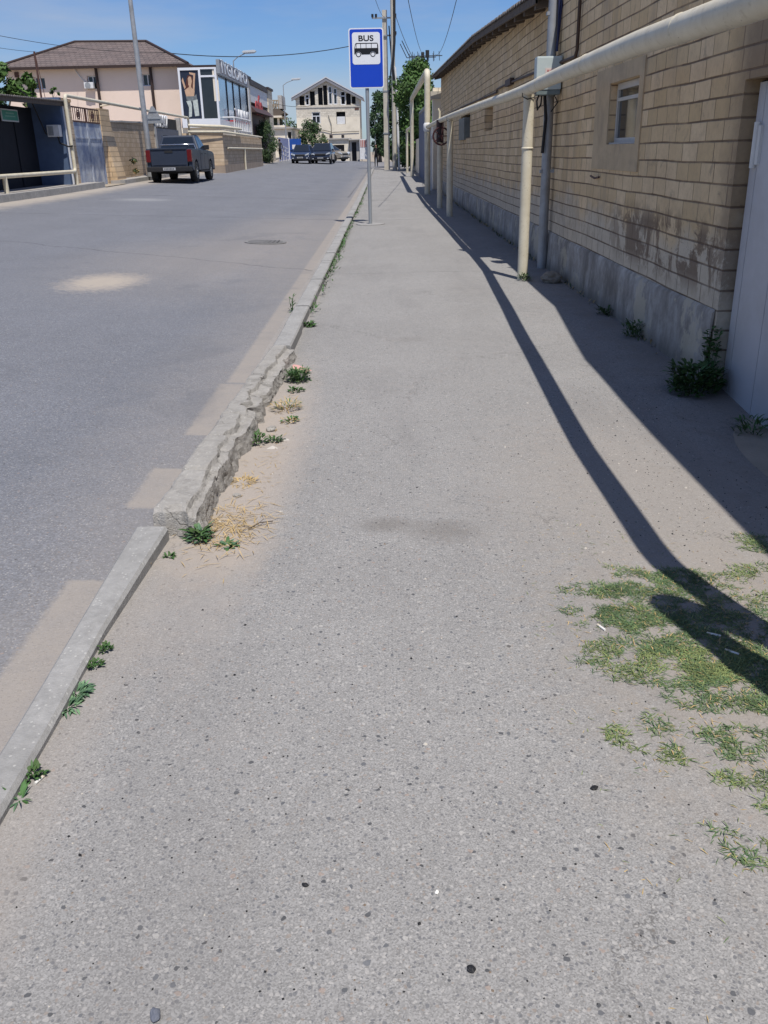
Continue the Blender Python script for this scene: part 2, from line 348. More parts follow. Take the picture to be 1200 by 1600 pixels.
def mk_blocks():
    k = NT('limestone_block_wall'); x, y, z = k.sep()
    wob = k.mt('MULTIPLY', k.mt('SUBTRACT', k.noise(1.0, 2, .5, k.scl((0, .55, 0))), .5), .035)
    v = k.n('CombineXYZ', {0: y, 1: k.mt('ADD', k.mt('SUBTRACT', z, .47), wob), 2: 0.0}).outputs[0]
    br = k.n('TexBrick', {'Vector': v, 'Color1': (0, 0, 0, 1), 'Color2': (1, 1, 1, 1), 'Mortar': (.5, .5, .5, 1), 'Scale': 1.0, 'Mortar Size': .0065, 'Mortar Smooth': .15, 'Bias': 0.0, 'Brick Width': .335, 'Row Height': .131}, offset=.42, squash=.80, squash_frequency=3)
    rv = k.n('SeparateColor', {0: br.outputs['Color']}).outputs[0]
    n1 = k.noise(2.2, 6, .65); n2 = k.noise(22, 5, .7)
    c = k.mix(rv, (.62, .455, .255), (.80, .615, .39))
    c = k.mix(k.rng(n1, .35, .7, 0, .4), c, (.47, .335, .20))
    c = k.mix(k.rng(k.noise(1, 5, .7, k.scl((1, 1.3, .35))), .52, .66, 0, .5), c, (.36, .29, .22))
    c = k.mix(k.rng(k.noise(4.2, 6, .75, dist=1.0), .57, .67, 0, .6), c, (.30, .235, .17))
    jm = k.rng(k.mt('ADD', y, k.mt('MULTIPLY', k.noise(6, 5, .7), .35)), 6.05, 6.45, .8, 0); c = k.mix(jm, c, (.20, .15, .105))
    c = k.mix(k.rng(n2, .45, .75, 0, .4), c, (.40, .295, .19))
    # grey cement wash low down, ragged
    low = k.rng(k.mt('ADD', z, k.mt('MULTIPLY', k.mt('SUBTRACT', k.noise(1.3, 5, .6), .5), 1.1)), .78, 1.0, 1, 0)
    c = k.mix(k.mt('MULTIPLY', low, .8), c, k.mix(k.rng(n2, .3, .7), (.48, .42, .33), (.62, .56, .46)))
    # brown patches where the wash has come off
    pat = k.mt('MULTIPLY', k.rng(k.noise(3.1, 7, .74, dist=.6), .465, .525), k.mt('MULTIPLY', k.rng(k.mt('ABSOLUTE', k.mt('SUBTRACT', z, .78)), .14, .30, 1, 0), k.rng(k.mt('ABSOLUTE', k.mt('SUBTRACT', y, 7.3)), 1.0, 1.9, 1, .25)))
    c = k.mix(k.mt('MULTIPLY', pat, .85), c, (.185, .13, .09))
    # dark bed joints (thick) and thin upright joints
    zz = k.mt('ADD', k.mt('SUBTRACT', z, .47), wob)
    fr = k.mt('FRACT', k.mt('DIVIDE', zz, .131)); d = k.mt('MINIMUM', fr, k.mt('SUBTRACT', 1.0, fr))
    jn = k.noise(5, 4, .7); bed = k.mt('MULTIPLY', k.rng(k.mt('ADD', d, k.mt('MULTIPLY', k.mt('SUBTRACT', jn, .5), .11)), .025, .07, 1, 0), k.rng(k.noise(1.4, 5, .7), .34, .56))
    c = k.mix(k.mt('MULTIPLY', br.outputs['Fac'], k.rng(k.noise(2.1, 4), .3, .6, .35, .8)), c, (.13, .085, .06))
    c = k.mix(k.mt('MULTIPLY', bed, .62), c, (.13, .092, .066))
    h = k.mt('SUBTRACT', k.mt('MULTIPLY', n2, .25), k.mt('MULTIPLY', k.mt('MAXIMUM', br.outputs['Fac'], bed), 1.0))
    k.bump(h, .6, .012)
    return k.fin(c, .93, .15)
m_block = mk_blocks()
def mk_plinth():
    k = NT('stained_plinth_render'); x, y, z = k.sep()
    st = k.noise(1, 6, .7, k.scl((1, 2.6, 1.3))); n2 = k.noise(9, 6, .7)
    c = k.mix(k.rng(st, .35, .68), (.22, .195, .165), (.55, .515, .465))
    c = k.mix(k.rng(n2, .45, .72, 0, .6), c, (.17, .155, .14))
    c = k.mix(k.mt('MULTIPLY', k.rng(k.noise(1.7, 6, .7), .54, .57), .7), c, (.52, .46, .345))
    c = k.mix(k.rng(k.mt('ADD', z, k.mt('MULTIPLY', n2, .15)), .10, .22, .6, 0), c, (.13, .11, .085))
    k.bump(n2, .4, .02); return k.fin(c, .93, .15)
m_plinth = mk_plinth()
m_plaster = simple('window_plaster', (.50, .385, .245), .93, .12, 5, .25, dirt=(.28, .22, .16))
def mk_pipe():
    k = NT('cream_gas_pipe_paint'); n = k.noise(5, 5, .6)
    c = k.mix(k.rng(n, .3, .7), (.56, .50, .375), (.68, .625, .49))
    c = k.mix(k.rng(k.noise(13, 7, .75), .56, .70, 0, .6), c, (.34, .28, .19))
    c = k.mix(k.rng(k.noise(48, 3, .7), .66, .72, 0, .8), c, (.17, .10, .06))
    k.bump(k.noise(45, 3), .12, .005); return k.fin(c, .5, .4)
m_pipe = mk_pipe()
m_galv = simple('galvanised_grey', (.36, .37, .38), .5, .15, 6, .05, .35, .4, dirt=(.25, .24, .22))
m_steel_lt = simple('pale_steel_paint', (.55, .57, .58), .5, .1, 6, 0, 0, .4)
m_box = simple('grey_green_meter_plastic', (.46, .52, .51), .5, .05, 5)
m_label = simple('pale_sticker', (.62, .52, .48), .6, .1, 40)
m_dark = simple('near_black', (.018, .018, .02), .6, .2, 5)
m_rubber = simple('tyre_rubber', (.02, .02, .021), .85, .2, 20)
m_cable = simple('black_cable', (.02, .02, .022), .6, .2, 10)
m_brown = simple('brown_painted_pipe', (.10, .05, .038), .6, .2, 8)
m_wood = simple('weathered_dark_timber', (.12, .095, .075), .9, .3, 10, .3)
m_roofsheet = simple('old_corrugated_roofing', (.14, .125, .115), .85, .3, 5, .3)
m_glass = simple('dark_window_glass', (.02, .025, .03), .08, .2, 2, 0, 0, .6)
m_greyframe = simple('aluminium_window_frame', (.50, .49, .46), .45, .1, 8)
m_gate = simple('grey_sheet_gate', (.50, .50, .52), .5, .08, 2, .03, .1, .45, dirt=(.40, .39, .38), dirts=.5)
m_hinge = simple('pale_hinge_paint', (.62, .62, .60), .5, .1, 9)
m_blue = simple('road_sign_blue', (.006, .055, .50), .35, .03, 3, 0, 0, .5)
m_white = simple('sign_white', (.78, .79, .80), .4, .03, 4, 0, 0, .45)
m_black = simple('sign_black', (.012, .012, .014), .45, .1, 4)
m_polemet = simple('grey_sign_pole', (.30, .32, .34), .5, .1, 5, 0, .2, .4)
m_conc = simple('pale_concrete_pole', (.50, .46, .39), .9, .12, 3, .2, dirt=(.36, .32, .27))
m_conc2 = simple('rough_concrete', (.42, .40, .37), .92, .15, 3, .3, dirt=(.3, .28, .26))
m_whitep = simple('chalky_white_paint', (.70, .70, .70), .75, .08, 4, 0, dirt=(.5, .48, .45))
m_pink = simple('pale_pink_render', (.82, .665, .56), .92, .03, 1.2, .08, dirt=(.74, .60, .50), dirts=.35)
m_brick_far = None
def mk_stone(name, c1, c2, w, h, mort, axis='y', msize=.012):
    k = NT(name); x, y, z = k.sep()
    v = k.n('CombineXYZ', {0: y if axis == 'y' else x, 1: z, 2: 0.0}).outputs[0]
    br = k.n('TexBrick', {'Vector': v, 'Color1': c1, 'Color2': c2, 'Mortar': mort, 'Scale': 1.0, 'Mortar Size': msize, 'Mortar Smooth': .2, 'Bias': 0.0, 'Brick Width': w, 'Row Height': h})
    n = k.noise(2.5, 6, .65); c = k.mix(k.rng(n, .4, .72, 0, .55), br.outputs['Color'], tuple(a*.62 for a in c1[:3]))
    c = k.mix(k.rng(k.noise(13, 4, .7), .5, .75, 0, .4), c, tuple(a*.6 for a in c2[:3]))
    k.bump(k.mt('SUBTRACT', k.mt('MULTIPLY', n, .4), br.outputs['Fac']), .4, .02); return k.fin(c, .93, .15)
m_stoneY = mk_stone('yard_limestone', (.56, .42, .28), (.66, .52, .37), .4, .19, (.38, .28, .19))
m_stoneX = mk_stone('yard_limestone_end', (.58, .43, .27), (.68, .53, .36), .4, .19, (.28, .21, .15), 'x')
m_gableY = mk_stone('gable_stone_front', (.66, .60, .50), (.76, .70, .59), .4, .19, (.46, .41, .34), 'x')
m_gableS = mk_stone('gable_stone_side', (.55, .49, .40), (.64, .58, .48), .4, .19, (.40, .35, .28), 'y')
m_rendercream = simple('cream_render', (.80, .72, .585), .93, .08, 1.2, .1, dirt=(.56, .49, .39), dirts=.5)
m_tile = None
def mk_rooftile():
    k = NT('brown_roof_tiles'); x, y, z = k.sep()
    v = k.n('CombineXYZ', {0: x, 1: k.mt('MULTIPLY', z, 1.0), 2: 0.0}).outputs[0]
    br = k.n('TexBrick', {'Vector': v, 'Color1': (.125, .100, .094), 'Color2': (.165, .132, .122), 'Mortar': (.06, .048, .045), 'Scale': 1.0, 'Mortar Size': .02, 'Mortar Smooth': .3, 'Brick Width': .32, 'Row Height': .15})
    k.bump(br.outputs['Fac'], .5, -.03); return k.fin(k.mix(k.rng(k.noise(1.1, 5), .4, .7, 0, .35), br.outputs['Color'], (.22, .16, .14)), .75, .3)
m_tile = mk_rooftile()
m_gutterbrown = simple('dark_brown_metal', (.045, .028, .024), .55, .15, 6)
m_navy = simple('shade_darkened_navy_paint', (.011, .013, .020), .75, .25, 3, .05)  # navy paint, darkened to carry the deep shade under the canopy
m_navywall = simple('slate_blue_wall_paint', (.085, .125, .21), .8, .12, 3, .1)
m_bluedoor = None
def mk_bluedoor():
    k = NT('peeling_blue_grey_door'); n = k.noise(1, 6, .7, k.scl((2, 2.2, 1.3)))
    c = k.mix(k.rng(n, .42, .58), (.24, .28, .38), (.50, .53, .56)); c = k.mix(k.rng(k.noise(7, 5), .58, .7, 0, .7), c, (.30, .25, .20))
    return k.fin(c, .7, .3)
m_bluedoor = mk_bluedoor()
m_green = simple('green_enamel', (.05, .26, .19), .4, .08, 6)
m_upvc = simple('white_plastic_frame', (.74, .76, .80), .4, .03, 3)
m_bluelam = None
m_glassblue = simple('sky_painted_glazing', (.50, .62, .78), .14, .12, .7, 0, .65, .7)  # pale blue base paints the sky's reflection into the part-mirror glass
m_signbrown = simple('grey_brown_signboard', (.30, .28, .285), .6, .15, 3)
m_redlogo = simple('red_sign_letters', (.50, .05, .05), .5, .1, 4)
m_corrbrown = simple('dark_brown_sheet', (.075, .045, .04), .6, .2, 3, .1)
m_bluefence = simple('bright_blue_sheet', (.022, .085, .34), .5, .1, 2)
m_lilac = simple('lilac_sheet', (.30, .32, .48), .6, .1, 2)
m_leaf1 = simple('mid_green_leaves', (.068, .125, .034), .6, .5, 1.7, 0, 0, .3)
m_leaf2 = simple('dark_green_leaves', (.045, .085, .032), .6, .5, 1.3, 0, 0, .3)
m_leaf3 = simple('fresh_green_leaves', (.075, .15, .030), .6, .4, 2.0, 0, 0, .3)
m_oleander = simple('olive_green_leaves', (.060, .095, .040), .6, .5, 1.5, 0, 0, .3)
m_bark = simple('grey_brown_bark', (.11, .085, .065), .95, .25, 6, .6)
m_grass1 = simple('short_grass', (.110, .165, .072), .7, .4, 9, 0, 0, .25)
m_grass2 = simple('yellow_green_grass', (.195, .235, .088), .7, .35, 9, 0, 0, .25)
m_grass3 = simple('deep_green_grass', (.085, .145, .068), .7, .35, 9, 0, 0, .25)
m_straw = simple('dry_straw', (.46, .33, .15), .85, .3, 12, 0, 0, .2)
m_weed1 = simple('kerb_weed_green', (.055, .125, .035), .6, .35, 15, 0, 0, .3)
m_weed2 = simple('blue_green_weed', (.085, .16, .085), .6, .3, 15, 0, 0, .3)
m_weed3 = simple('shade_weed_green', (.045, .085, .022), .65, .4, 9, 0, 0, .3)
m_rock = simple('grey_brown_rock', (.24, .21, .17), .95, .25, 12, .7)
m_paper = simple('white_litter', (.75, .73, .68), .8, .08, 30)
m_skin = simple('skin', (.42, .25, .17), .6, .06, 8)
m_hair = simple('dark_hair', (.018, .014, .012), .7, .2, 20)

# ------------------------------------------------------------------ ground
def grid(xs, ys, zf):
    m = MB(); vs = [(x, y, zf(x, y)) for y in ys for x in xs]; n = len(xs)
    m.mesh(vs, [(j*n+i, j*n+i+1, (j+1)*n+i+1, (j+1)*n+i) for j in range(len(ys)-1) for i in range(n-1)], 0, True); return m
def steps(a, b, d):
    n = max(1, round((b-a)/d)); return [a+(b-a)*i/n for i in range(n+1)]
struct('ground', grid([-3000, -800, -200, -60, -30, -20, -14, -10.5, -8, -6, -4, -2, -1, 1, 2.5, 8, 20, 60, 200, 800, 3000],
       [-200, -60, -20, 0, 12, 24, 30, 40, 50, 60, 70, 80, 90, 100, 130, 200, 500, 1500, 4000], lambda x, y: gz(x, y)-.09), m_earth)
struct('road', grid(steps(-10.55, -.99, .6)+[-.93], steps(-8, 110, 1.5), lambda x, y: gz(x, y)-.004), m_road)
struct('side_road', grid(steps(-.93, 6, 1.2), steps(72, 110, 2), lambda x, y: gz(x, y)-.006), m_road)
def pz(x, y):
    z = gz(x, y) + .010*noise.noise(Vector((x*.9, y*.7, 3)))
    z -= .15*math.exp(-((x-2.45)/.75)**2-((y-4.3)/1.5)**2)
    z -= .025*math.exp(-((x+.68)/.2)**2-((y-4.6)/1.4)**2)
    return z
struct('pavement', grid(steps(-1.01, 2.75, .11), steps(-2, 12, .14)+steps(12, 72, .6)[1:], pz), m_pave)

def kerb_blocks(y0, y1, L, xl, xr, top, seed):
    m = MB(); r = random.Random(seed); y = y0
    while y < y1-.05:
        e = min(y+L, y1); n = 4
        dx = r.uniform(-.006, .006); dz = r.uniform(-.006, .006)
        q = steps(y+.007, e-.007, (e-y)/n)
        c = .012
        rows = []
        for yy in q:
            t = top(yy)+dz+gz(-.85, yy); a, b = xl(yy)+dx, xr(yy)+dx; lo = gz(-.85, yy)-.08
            j = .003*noise.noise(Vector((yy*7, 1, seed)))
            rows.append([(a, yy, lo), (a, yy, t-c), (a+c, yy, t+j), (a*.5+b*.5, yy, t+j+.002), (b-c, yy, t+j), (b, yy, t-c), (b, yy, lo)])
        k = 7
        m.mesh([p for w in rows for p in w], [(i*k+j_, i*k+j_+1, (i+1)*k+j_+1, (i+1)*k+j_) for i in range(len(rows)-1) for j_ in range(k-1)])
        m.poly(rows[0]); m.poly(rows[-1][::-1])
        y = e
    return m
struct('kerb', kerb_blocks(-2.08, 3.42, 1.1, lambda y: -1.072, lambda y: -.968+.035*clamp((y-2.6)/.8, 0, 1), lambda y: .020+.045*clamp((y-2.1)/1.2, 0, 1), 1), m_kerb)
struct('kerb', kerb_blocks(7.0, 71, 1.0, lambda y: -.925, lambda y: -.775, lambda y: .082, 2), m_kerb)
# the broken stretch
def broken_kerb():
    m = MB(); ny, nx = 230, 22; y0, y1 = 3.46, 6.99
    rows = []
    for i in range(ny+1):
        y = y0+(y1-y0)*i/ny
        N_ = lambda s, o: noise.noise(Vector((y*s, o, 0)))
        f = clamp((y-3.4)/3.5, 0, 1)
        xl = -1.005+.085*f+.010*N_(9, 1)+.006*N_(40, 5)
        xr = -.828+.085*f+.012*N_(3.1, 2)+.009*N_(9, 3)+.005*N_(33, 4)
        for yc, d, w in ((5.12, .085, .05), (5.5, .04, .05), (4.55, .035, .09), (6.55, .03, .08), (3.95, .02, .1)): xr -= d*math.exp(-((y-yc)/w)**2)
        H = .135-.03*f+.008*N_(2, 7)
        row = []
        e0 = .5+.5*N_(4, 9)
        bk = [3.46, 3.98, 4.50, 4.93, 5.22, 5.78, 6.30, 7.2]; bi = max(q for q in range(len(bk)-1) if y >= bk[q]-1e-6)
        br_ = random.Random(bi*7+3); bdz, bdx, tl, ub0 = br_.uniform(-.012, .010), br_.uniform(-.014, .014), br_.uniform(-.03, .03), br_.choice((.55, .72, .62, 1.2, .8, .5))
        gap = min(abs(y-q+.012*N_(14, 11)) for q in bk[1:-1]); gp_ = .045*clamp(1-gap/.011, 0, 1)
        xl += bdx*.4; xr += bdx
        for j in range(nx+1):
            u = j/nx
            x = xl+(xr-xl)*u
            ub = ub0+.10*noise.noise(Vector((y*5, bi, 3)))+.04*noise.noise(Vector((y*23, bi, 9)))
            low_ = clamp((u-ub)/.05, 0, 1)
            z = H+bdz+tl*(y-bk[bi]-.25)*.5-low_*(.026+.012*noise.noise(Vector((x*9, y*7, 2)))+.02*(u-ub))
            z += (.0012+.004*low_)*noise.noise(Vector((x*40, y*40, 5)))+(.002+.005*low_)*noise.noise(Vector((x*17, y*17, 1)))
            z -= .010*max(0, 1-u*12)+gp_*(.35+.65*u)
            row.append((x, y, z))
        # ragged right face
        for k in range(1, 8):
            t = k/7
            bx = xr+.022*t+.013*noise.noise(Vector((y*8, t*2.5, 4)))+.007*noise.noise(Vector((y*30, t*8, 6)))-.03*gp_/.045
            row.append((bx, y+.015*noise.noise(Vector((y*10, t*4, 12))), row[nx][2]*(1-t)-.05*t))
        row = [(xl-.002, y, -.05)]+row
        tl_ = 0
        if i < 3:                                       # rounded, rough near end
            row = [(p[0], p[1]+.03*noise.noise(Vector((p[0]*20, p[2]*20, 3))), p[2]-.012*(2-i)) for p in row]
        rows.append(row)
    k = len(rows[0])
    m.mesh([p for r in rows for p in r], [(i*k+j, i*k+j+1, (i+1)*k+j+1, (i+1)*k+j) for i in range(ny) for j in range(k-1)], 0, False)
    # near end face
    r0 = rows[0]; fr_ = [(p[0], p[1]-.02-.03*noise.noise(Vector((p[0]*25, 5, 2))), -.05) for p in r0]
    m.mesh(list(r0)+fr_, [(i+1, i, i+k, i+k+1) for i in range(k-1)])
    m.poly(rows[-1][::-1])
    return m
struct('broken_kerb', broken_kerb(), m_kerbold)
mh = MB()
for rr, zz, mi in ((.37, .012, 0), (.31, .016, 1)):
    c = onz(415, 379, .045); n = 28
    top = [(c.x+rr*math.cos(6.28318*i/n), c.y+rr*math.sin(6.28318*i/n), gz(c.x+rr*math.cos(6.28318*i/n), c.y)+zz) for i in range(n)]
    mh.poly(top, mi); mh.mesh(top+[(x, y, z-.05) for x, y, z in top], [(i, i+n, (i+1) % n+n, (i+1) % n) for i in range(n)], mi)
for i in range(-3, 4):
    mh.box((c.x+i*.075, c.y, gz(c.x, c.y)+.018), (.02, .40, .006), 0, 1)
o = mh.build('manhole_cover', [simple('manhole_rim', (.20, .195, .19), .85, .2, 8), simple('manhole_iron', (.145, .14, .135), .7, .2, 12)]); tag(o, 'round iron manhole cover set in the grey road', 'manhole cover')

# left kerb and pavements
XL = -10.5
def kerb_left(y0, y1, h, rnd_end):
    m = MB(); ys = steps(y0, y1, 1.0)
    for a, b in zip(ys, ys[1:]):
        za, zb = gz(XL, a), gz(XL, b)
        A = [(XL, a+.01, za-.1), (XL-.02, a+.01, za+h), (XL-.22, a+.01, za+h), (XL-.22, a+.01, za-.1)]
        B = [(XL, b-.01, zb-.1), (XL-.02, b-.01, zb+h), (XL-.22, b-.01, zb+h), (XL-.22, b-.01, zb-.1)]
        m.mesh(A+B, [(0, 1, 5, 4), (1, 2, 6, 5), (2, 3, 7, 6), (3, 2, 1, 0), (4, 5, 6, 7)])
    return m
struct('kerb', kerb_left(14, 35.4, .19, True), m_kerb)
struct('kerb', kerb_left(38.2, 100, .15, False), m_kerb)
def lpave(y0, y1, h):
    m = MB(); ys = steps(y0, y1, 1.0); xs = [XL-.22, -11.0, -12, -14.5]
    for a, b in zip(ys, ys[1:]):
        for x0, x1 in zip(xs, xs[1:]):
            m.poly([(x0, a, gz(x0, a)+h), (x0, b, gz(x0, b)+h), (x1, b, gz(x1, b)+h), (x1, a, gz(x1, a)+h)])
    for yy in (y0, y1): m.poly([(XL-.2, yy, gz(XL, yy)-.1), (XL-.2, yy, gz(XL, yy)+h), (-14.5, yy, gz(XL, yy)+h), (-14.5, yy, gz(XL, yy)-.1)])
    return m
m_lp = simple('left_pavement_concrete', (.34, .32, .30), .93, .14, 2.5, .2, dirt=(.40, .34, .27))
struct('pavement', lpave(14, 35.4, .186), m_lp)
struct('pavement', lpave(38.2, 100, .146), m_lp)
struct('driveway', grid([-14.5, -12, -11, XL+.05], steps(35.4, 38.2, .9), lambda x, y: gz(x, y)+.02), m_earth)
exec_parts = []

# ------------------------------------------------------------------ long limestone building on the right
XW = 2.2
def eave(y):                                              # height of the eave edge along the street
    P = [(12.0, 3.19), (12.8, 3.24), (20.65, 3.63), (33.5, 3.97), (37.6, 4.08)]
    for (a, p), (b, q) in zip(P, P[1:]):
        if y <= b: return p+(q-p)*(y-a)/(b-a)
    return 4.08
bld = thing('block_building', 'long low limestone block building with a corrugated roof along the right pavement', 'building', (XW, 20, 0))
bld.location = (0, 0, 0)
m = MB()
fw = lambda u, v, w: (XW+w, u, v)
WH = [(-3.0, 5.95, -.6, 1.86), (8.36, 9.42, 1.52, 2.06), (19.45, 21.0, 1.86, 2.36), (24.5, 27.6, 1.79, 2.36)]
holes_wall(m, fw, -3.5, 37.0, -.6, 3.19, WH, .30)
m.poly([(XW, -3.5, 3.19), (XW, 12.5, 3.19), (XW, 12.5, 3.4), (XW, -3.5, 3.4)])
ys = steps(12.5, 37.0, 3.5)
for a, b in zip(ys, ys[1:]): m.poly([(XW, a, 3.19), (XW, b, 3.19), (XW, b, eave(b)+.10), (XW, a, eave(a)+.10)])
m.poly([(XW, 37, -.6), (9, 37, -.6), (9, 37, 5.6), (XW, 37, 4.2)])
m.poly([(XW, -3.5, -.6), (9, -3.5, -.6), (9, -3.5, 3.4), (XW, -3.5, 3.4)])
m.poly([(9, -3.5, -.6), (9, 37, -.6), (9, 37, 5), (9, -3.5, 5)])
m.poly([(XW, -3.5, 3.4), (XW, 12.5, 3.4), (9, 12.5, 3.4), (9, -3.5, 3.4)])
m.build('wall', m_block, bld)
m = MB()                                                  # plinth, a little proud, uneven top and foot
ys = steps(5.98, 36.9, .35); rows = []
for y in ys:
    t = .455+.02*noise.noise(Vector((y*.6, 0, 0)))-.05*clamp((y-14)/20, 0, 1)
    d = .035+.012*noise.noise(Vector((y*1.7, 3, 0)))
    rows.append([(XW-.004, y, t+.012), (XW-d*.7, y, t-.012), (XW-d, y, .22), (XW-d-.02, y, -.2)])
m.mesh([p for r in rows for p in r], [(i*4+j, (i+1)*4+j, (i+1)*4+j+1, i*4+j+1) for i in range(len(rows)-1) for j in range(3)], 0, True)
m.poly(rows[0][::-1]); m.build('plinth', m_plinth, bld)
m = MB()                                                  # roof sheets with a wavy edge
ys = steps(12.3, 37.5, .035); E_ = []; T_ = []
for i, y in enumerate(ys):
    wv = .022*math.sin(y*6.28318/.15)
    E_.append((1.86+.012*noise.noise(Vector((y*4, 0, 9))), y, eave(y)+.045+wv)); T_.append((9.2, y, eave(y)+.045+wv+1.9))
n = len(ys)
m.mesh(E_+T_, [(i, i+1, n+i+1, n+i) for i in range(n-1)], 0, True)
m.mesh([(x, y, z-.014) for x, y, z in E_]+[(x, y, z-.014) for x, y, z in T_], [(i, n+i, n+i+1, i+1) for i in range(n-1)], 0, True)
m.mesh(E_+[(x, y, z-.014) for x, y, z in E_], [(i, n+i, n+i+1, i+1) for i in range(n-1)], 0)
m.poly([E_[0], T_[0], (T_[0][0], T_[0][1], T_[0][2]-.014), (E_[0][0], E_[0][1], E_[0][2]-.014)])
rf = m.build('roof', m_roofsheet, bld)
m = MB()
ys = steps(12.35, 37.3, 2.0)
for a, b in zip(ys, ys[1:]):
    m.mesh([(1.885, a, eave(a)-.075), (1.885, a, eave(a)+.018), (1.915, a, eave(a)+.018), (1.915, a, eave(a)-.075), (1.885, b, eave(b)-.075), (1.885, b, eave(b)+.018), (1.915, b, eave(b)+.018), (1.915, b, eave(b)-.075)], [(0, 1, 5, 4), (1, 2, 6, 5), (2, 3, 7, 6), (3, 0, 4, 7)])
    m.poly([(1.915, a, eave(a)+.012), (2.6, a, eave(a)+.16), (2.6, b, eave(b)+.16), (1.915, b, eave(b)+.012)])
m.build('eave_board', m_wood, rf)
y = 12.6
while y < 37:
    r = MB(); e = eave(y)
    r.prism([(1.92, e-.13), (1.92, e-.01), (2.55, e+.12), (2.55, e-.0)], lambda u, v, w: (u, w, v), y-.05, y+.05)
    r.build('rafter', m_wood, rf); y += .95
m = MB(); m.prism([(-3, XW), (7.6, XW), (5.2, 2.0), (-3, 1.99)], lambda u, v, w: (v, u, w), 3.30, 3.44); m.build('shadow_ledge', m_conc2, bld)  # unseen ledge added to shape the wall's shadow edge near the gate
# small window with plaster band
m = MB(); fb = lambda u, v, w: (XW-.012+w, u, v)
holes_wall(m, fb, 8.22, 10.02, 1.29, 2.20, [(8.36, 9.42, 1.52, 2.06)], .012)
m.mesh([(XW-.012, 8.22, 1.29), (XW-.012, 10.02, 1.29), (XW-.012, 10.02, 2.2), (XW-.012, 8.22, 2.2), (XW+.0, 8.22, 1.29), (XW+.0, 10.02, 1.29), (XW+.0, 10.02, 2.2), (XW, 8.22, 2.2)], [(0, 4, 5, 1), (1, 5, 6, 2), (2, 6, 7, 3), (3, 7, 4, 0)])
m.build('window_surround', m_plaster, bld)
m = MB()
for a, b, c, d in ((8.37, 9.41, 1.525, 1.575), (8.37, 9.41, 2.0, 2.055), (8.37, 8.42, 1.575, 2.0), (9.36, 9.41, 1.575, 2.0), (8.42, 9.36, 1.90, 1.93)):
    m.bb(XW+.06, XW+.11, a, b, c, d)
wf = m.build('window', m_greyframe, bld)
m = MB(); m.bb(XW+.08, XW+.09, 8.42, 9.36, 1.575, 2.0); m.build('pane', m_glass, wf)
m = MB(); m.bb(XW+.01, XW+.058, 8.37, 9.41, 1.521, 1.535); m.build('sill', m_greyframe, wf)
m = MB(); m.bb(XW+.20, XW+.22, 19.46, 20.99, 1.87, 2.35); o = m.build('bricked_opening', m_plaster, bld)
m = MB(); m.bb(XW+.24, XW+.28, 24.5, 27.6, 1.79, 2.36); m.bb(XW-.05, XW+.2, 25.7, 27.5, 1.75, 2.30, 1); m.build('shuttered_opening', [m_dark, simple('grey_shutter', (.20, .21, .19), .7, .2, 4)], bld)
m = MB()
pts = [(2.165, 11.0, 3.39), (2.165, 11.02, 2.50), (2.165, 11.10, 2.44), (2.165, 12.6, 2.47), (2.165, 16.7, 2.54), (2.165, 18.5, 2.55), (2.165, 18.6, 2.50), (2.165, 26, 2.58), (2.165, 33, 2.62)]
m.tube(pts, .018, 8); m.bb(2.13, 2.2, 16.4, 17.1, 2.5, 2.6); m.bb(2.14, 2.2, 13.4, 13.5, 2.45, 2.53)
m.build('wall_conduit', simple('dark_brown_conduit', (.07, .045, .035), .6, .2, 9), bld)
m = MB(); m.tube([(2.16, 9.9, 1.22), (2.17, 9.75, 1.2), (2.18, 9.6, 1.215)], .01, 6); m.build('pipe_stub', m_brown, bld)

# grey gate in the near opening
gt = thing('metal_gate', 'grey sheet metal gate set in the near end of the limestone building', 'gate', (2.33, 5.9, 0)); gt.location = (-.04, 0, 0)
m = MB()
y = 5.90
m.bb(2.335, 2.36, -2.9, 5.93, -.35, 1.85)
mb = m.build('backing', m_dark, gt)
m = MB(); k = 0
while y > -2.5:
    w = .10 if k == 0 else .40
    m.bb(2.315, 2.336, y-w, y, -.33, 1.84); y -= w+.007; k += 1
m.build('panel', m_gate, gt)
m = MB(); m.tube([(2.305, 5.83, 1.36), (2.305, 5.83, 1.62)], .022, 12); m.bb(2.298, 2.316, 5.76, 5.80, 1.38, 1.6); m.build('hinge', m_hinge, gt)
m = MB(); m.tube([(2.29, 3.95, .85), (2.25, 3.95, .86), (2.25, 3.95, 1.05), (2.29, 3.95, 1.06)], .012, 8); m.build('handle', m_hinge, gt)

# ------------------------------------------------------------------ gas pipe along the right pavement
gas = thing('gas_pipe', 'thick cream gas pipe on posts along the right pavement before the block building', 'pipe')
def arc(p0, p1, p2, r, n=6):                              # rounded corner at p1
    p0, p1, p2 = Vector(p0), Vector(p1), Vector(p2); a = (p0-p1).normalized(); b = (p2-p1).normalized()
    A, B = p1+a*r, p1+b*r
    return [(A*(1-t)**2+p1*2*t*(1-t)+B*t*t) for t in [i/n for i in range(n+1)]]
pp = [(1.33, 2.27, -.1)]
pp += arc((1.33, 2.27, 0), (1.33, 2.27, 1.95), (1.33, 3.7, 1.96), .22)
pp += [(1.335, 3.7, 1.965), (1.40, 5.42, 2.02), (1.535, 8.5, 2.085), (1.65, 11.2, 2.125), (1.655, 13.2, 2.14), (1.62, 14.2, 2.15), (1.60, 18, 2.19), (1.565, 22.7, 2.23), (1.545, 26.2, 2.25)]
pp += [(1.545, 33.0, 2.27), (1.545, 33.9, 2.27)]
m = MB(); m.tube(pp, [.062]*len(pp), 18); m.build('pipe', m_pipe, gas)
m = MB(); pts = [(1.55, 34.1, -.1)]+arc((1.55, 34.1, 0), (1.55, 34.1, 4.05), (1.57, 53.5, 4.15), .3)
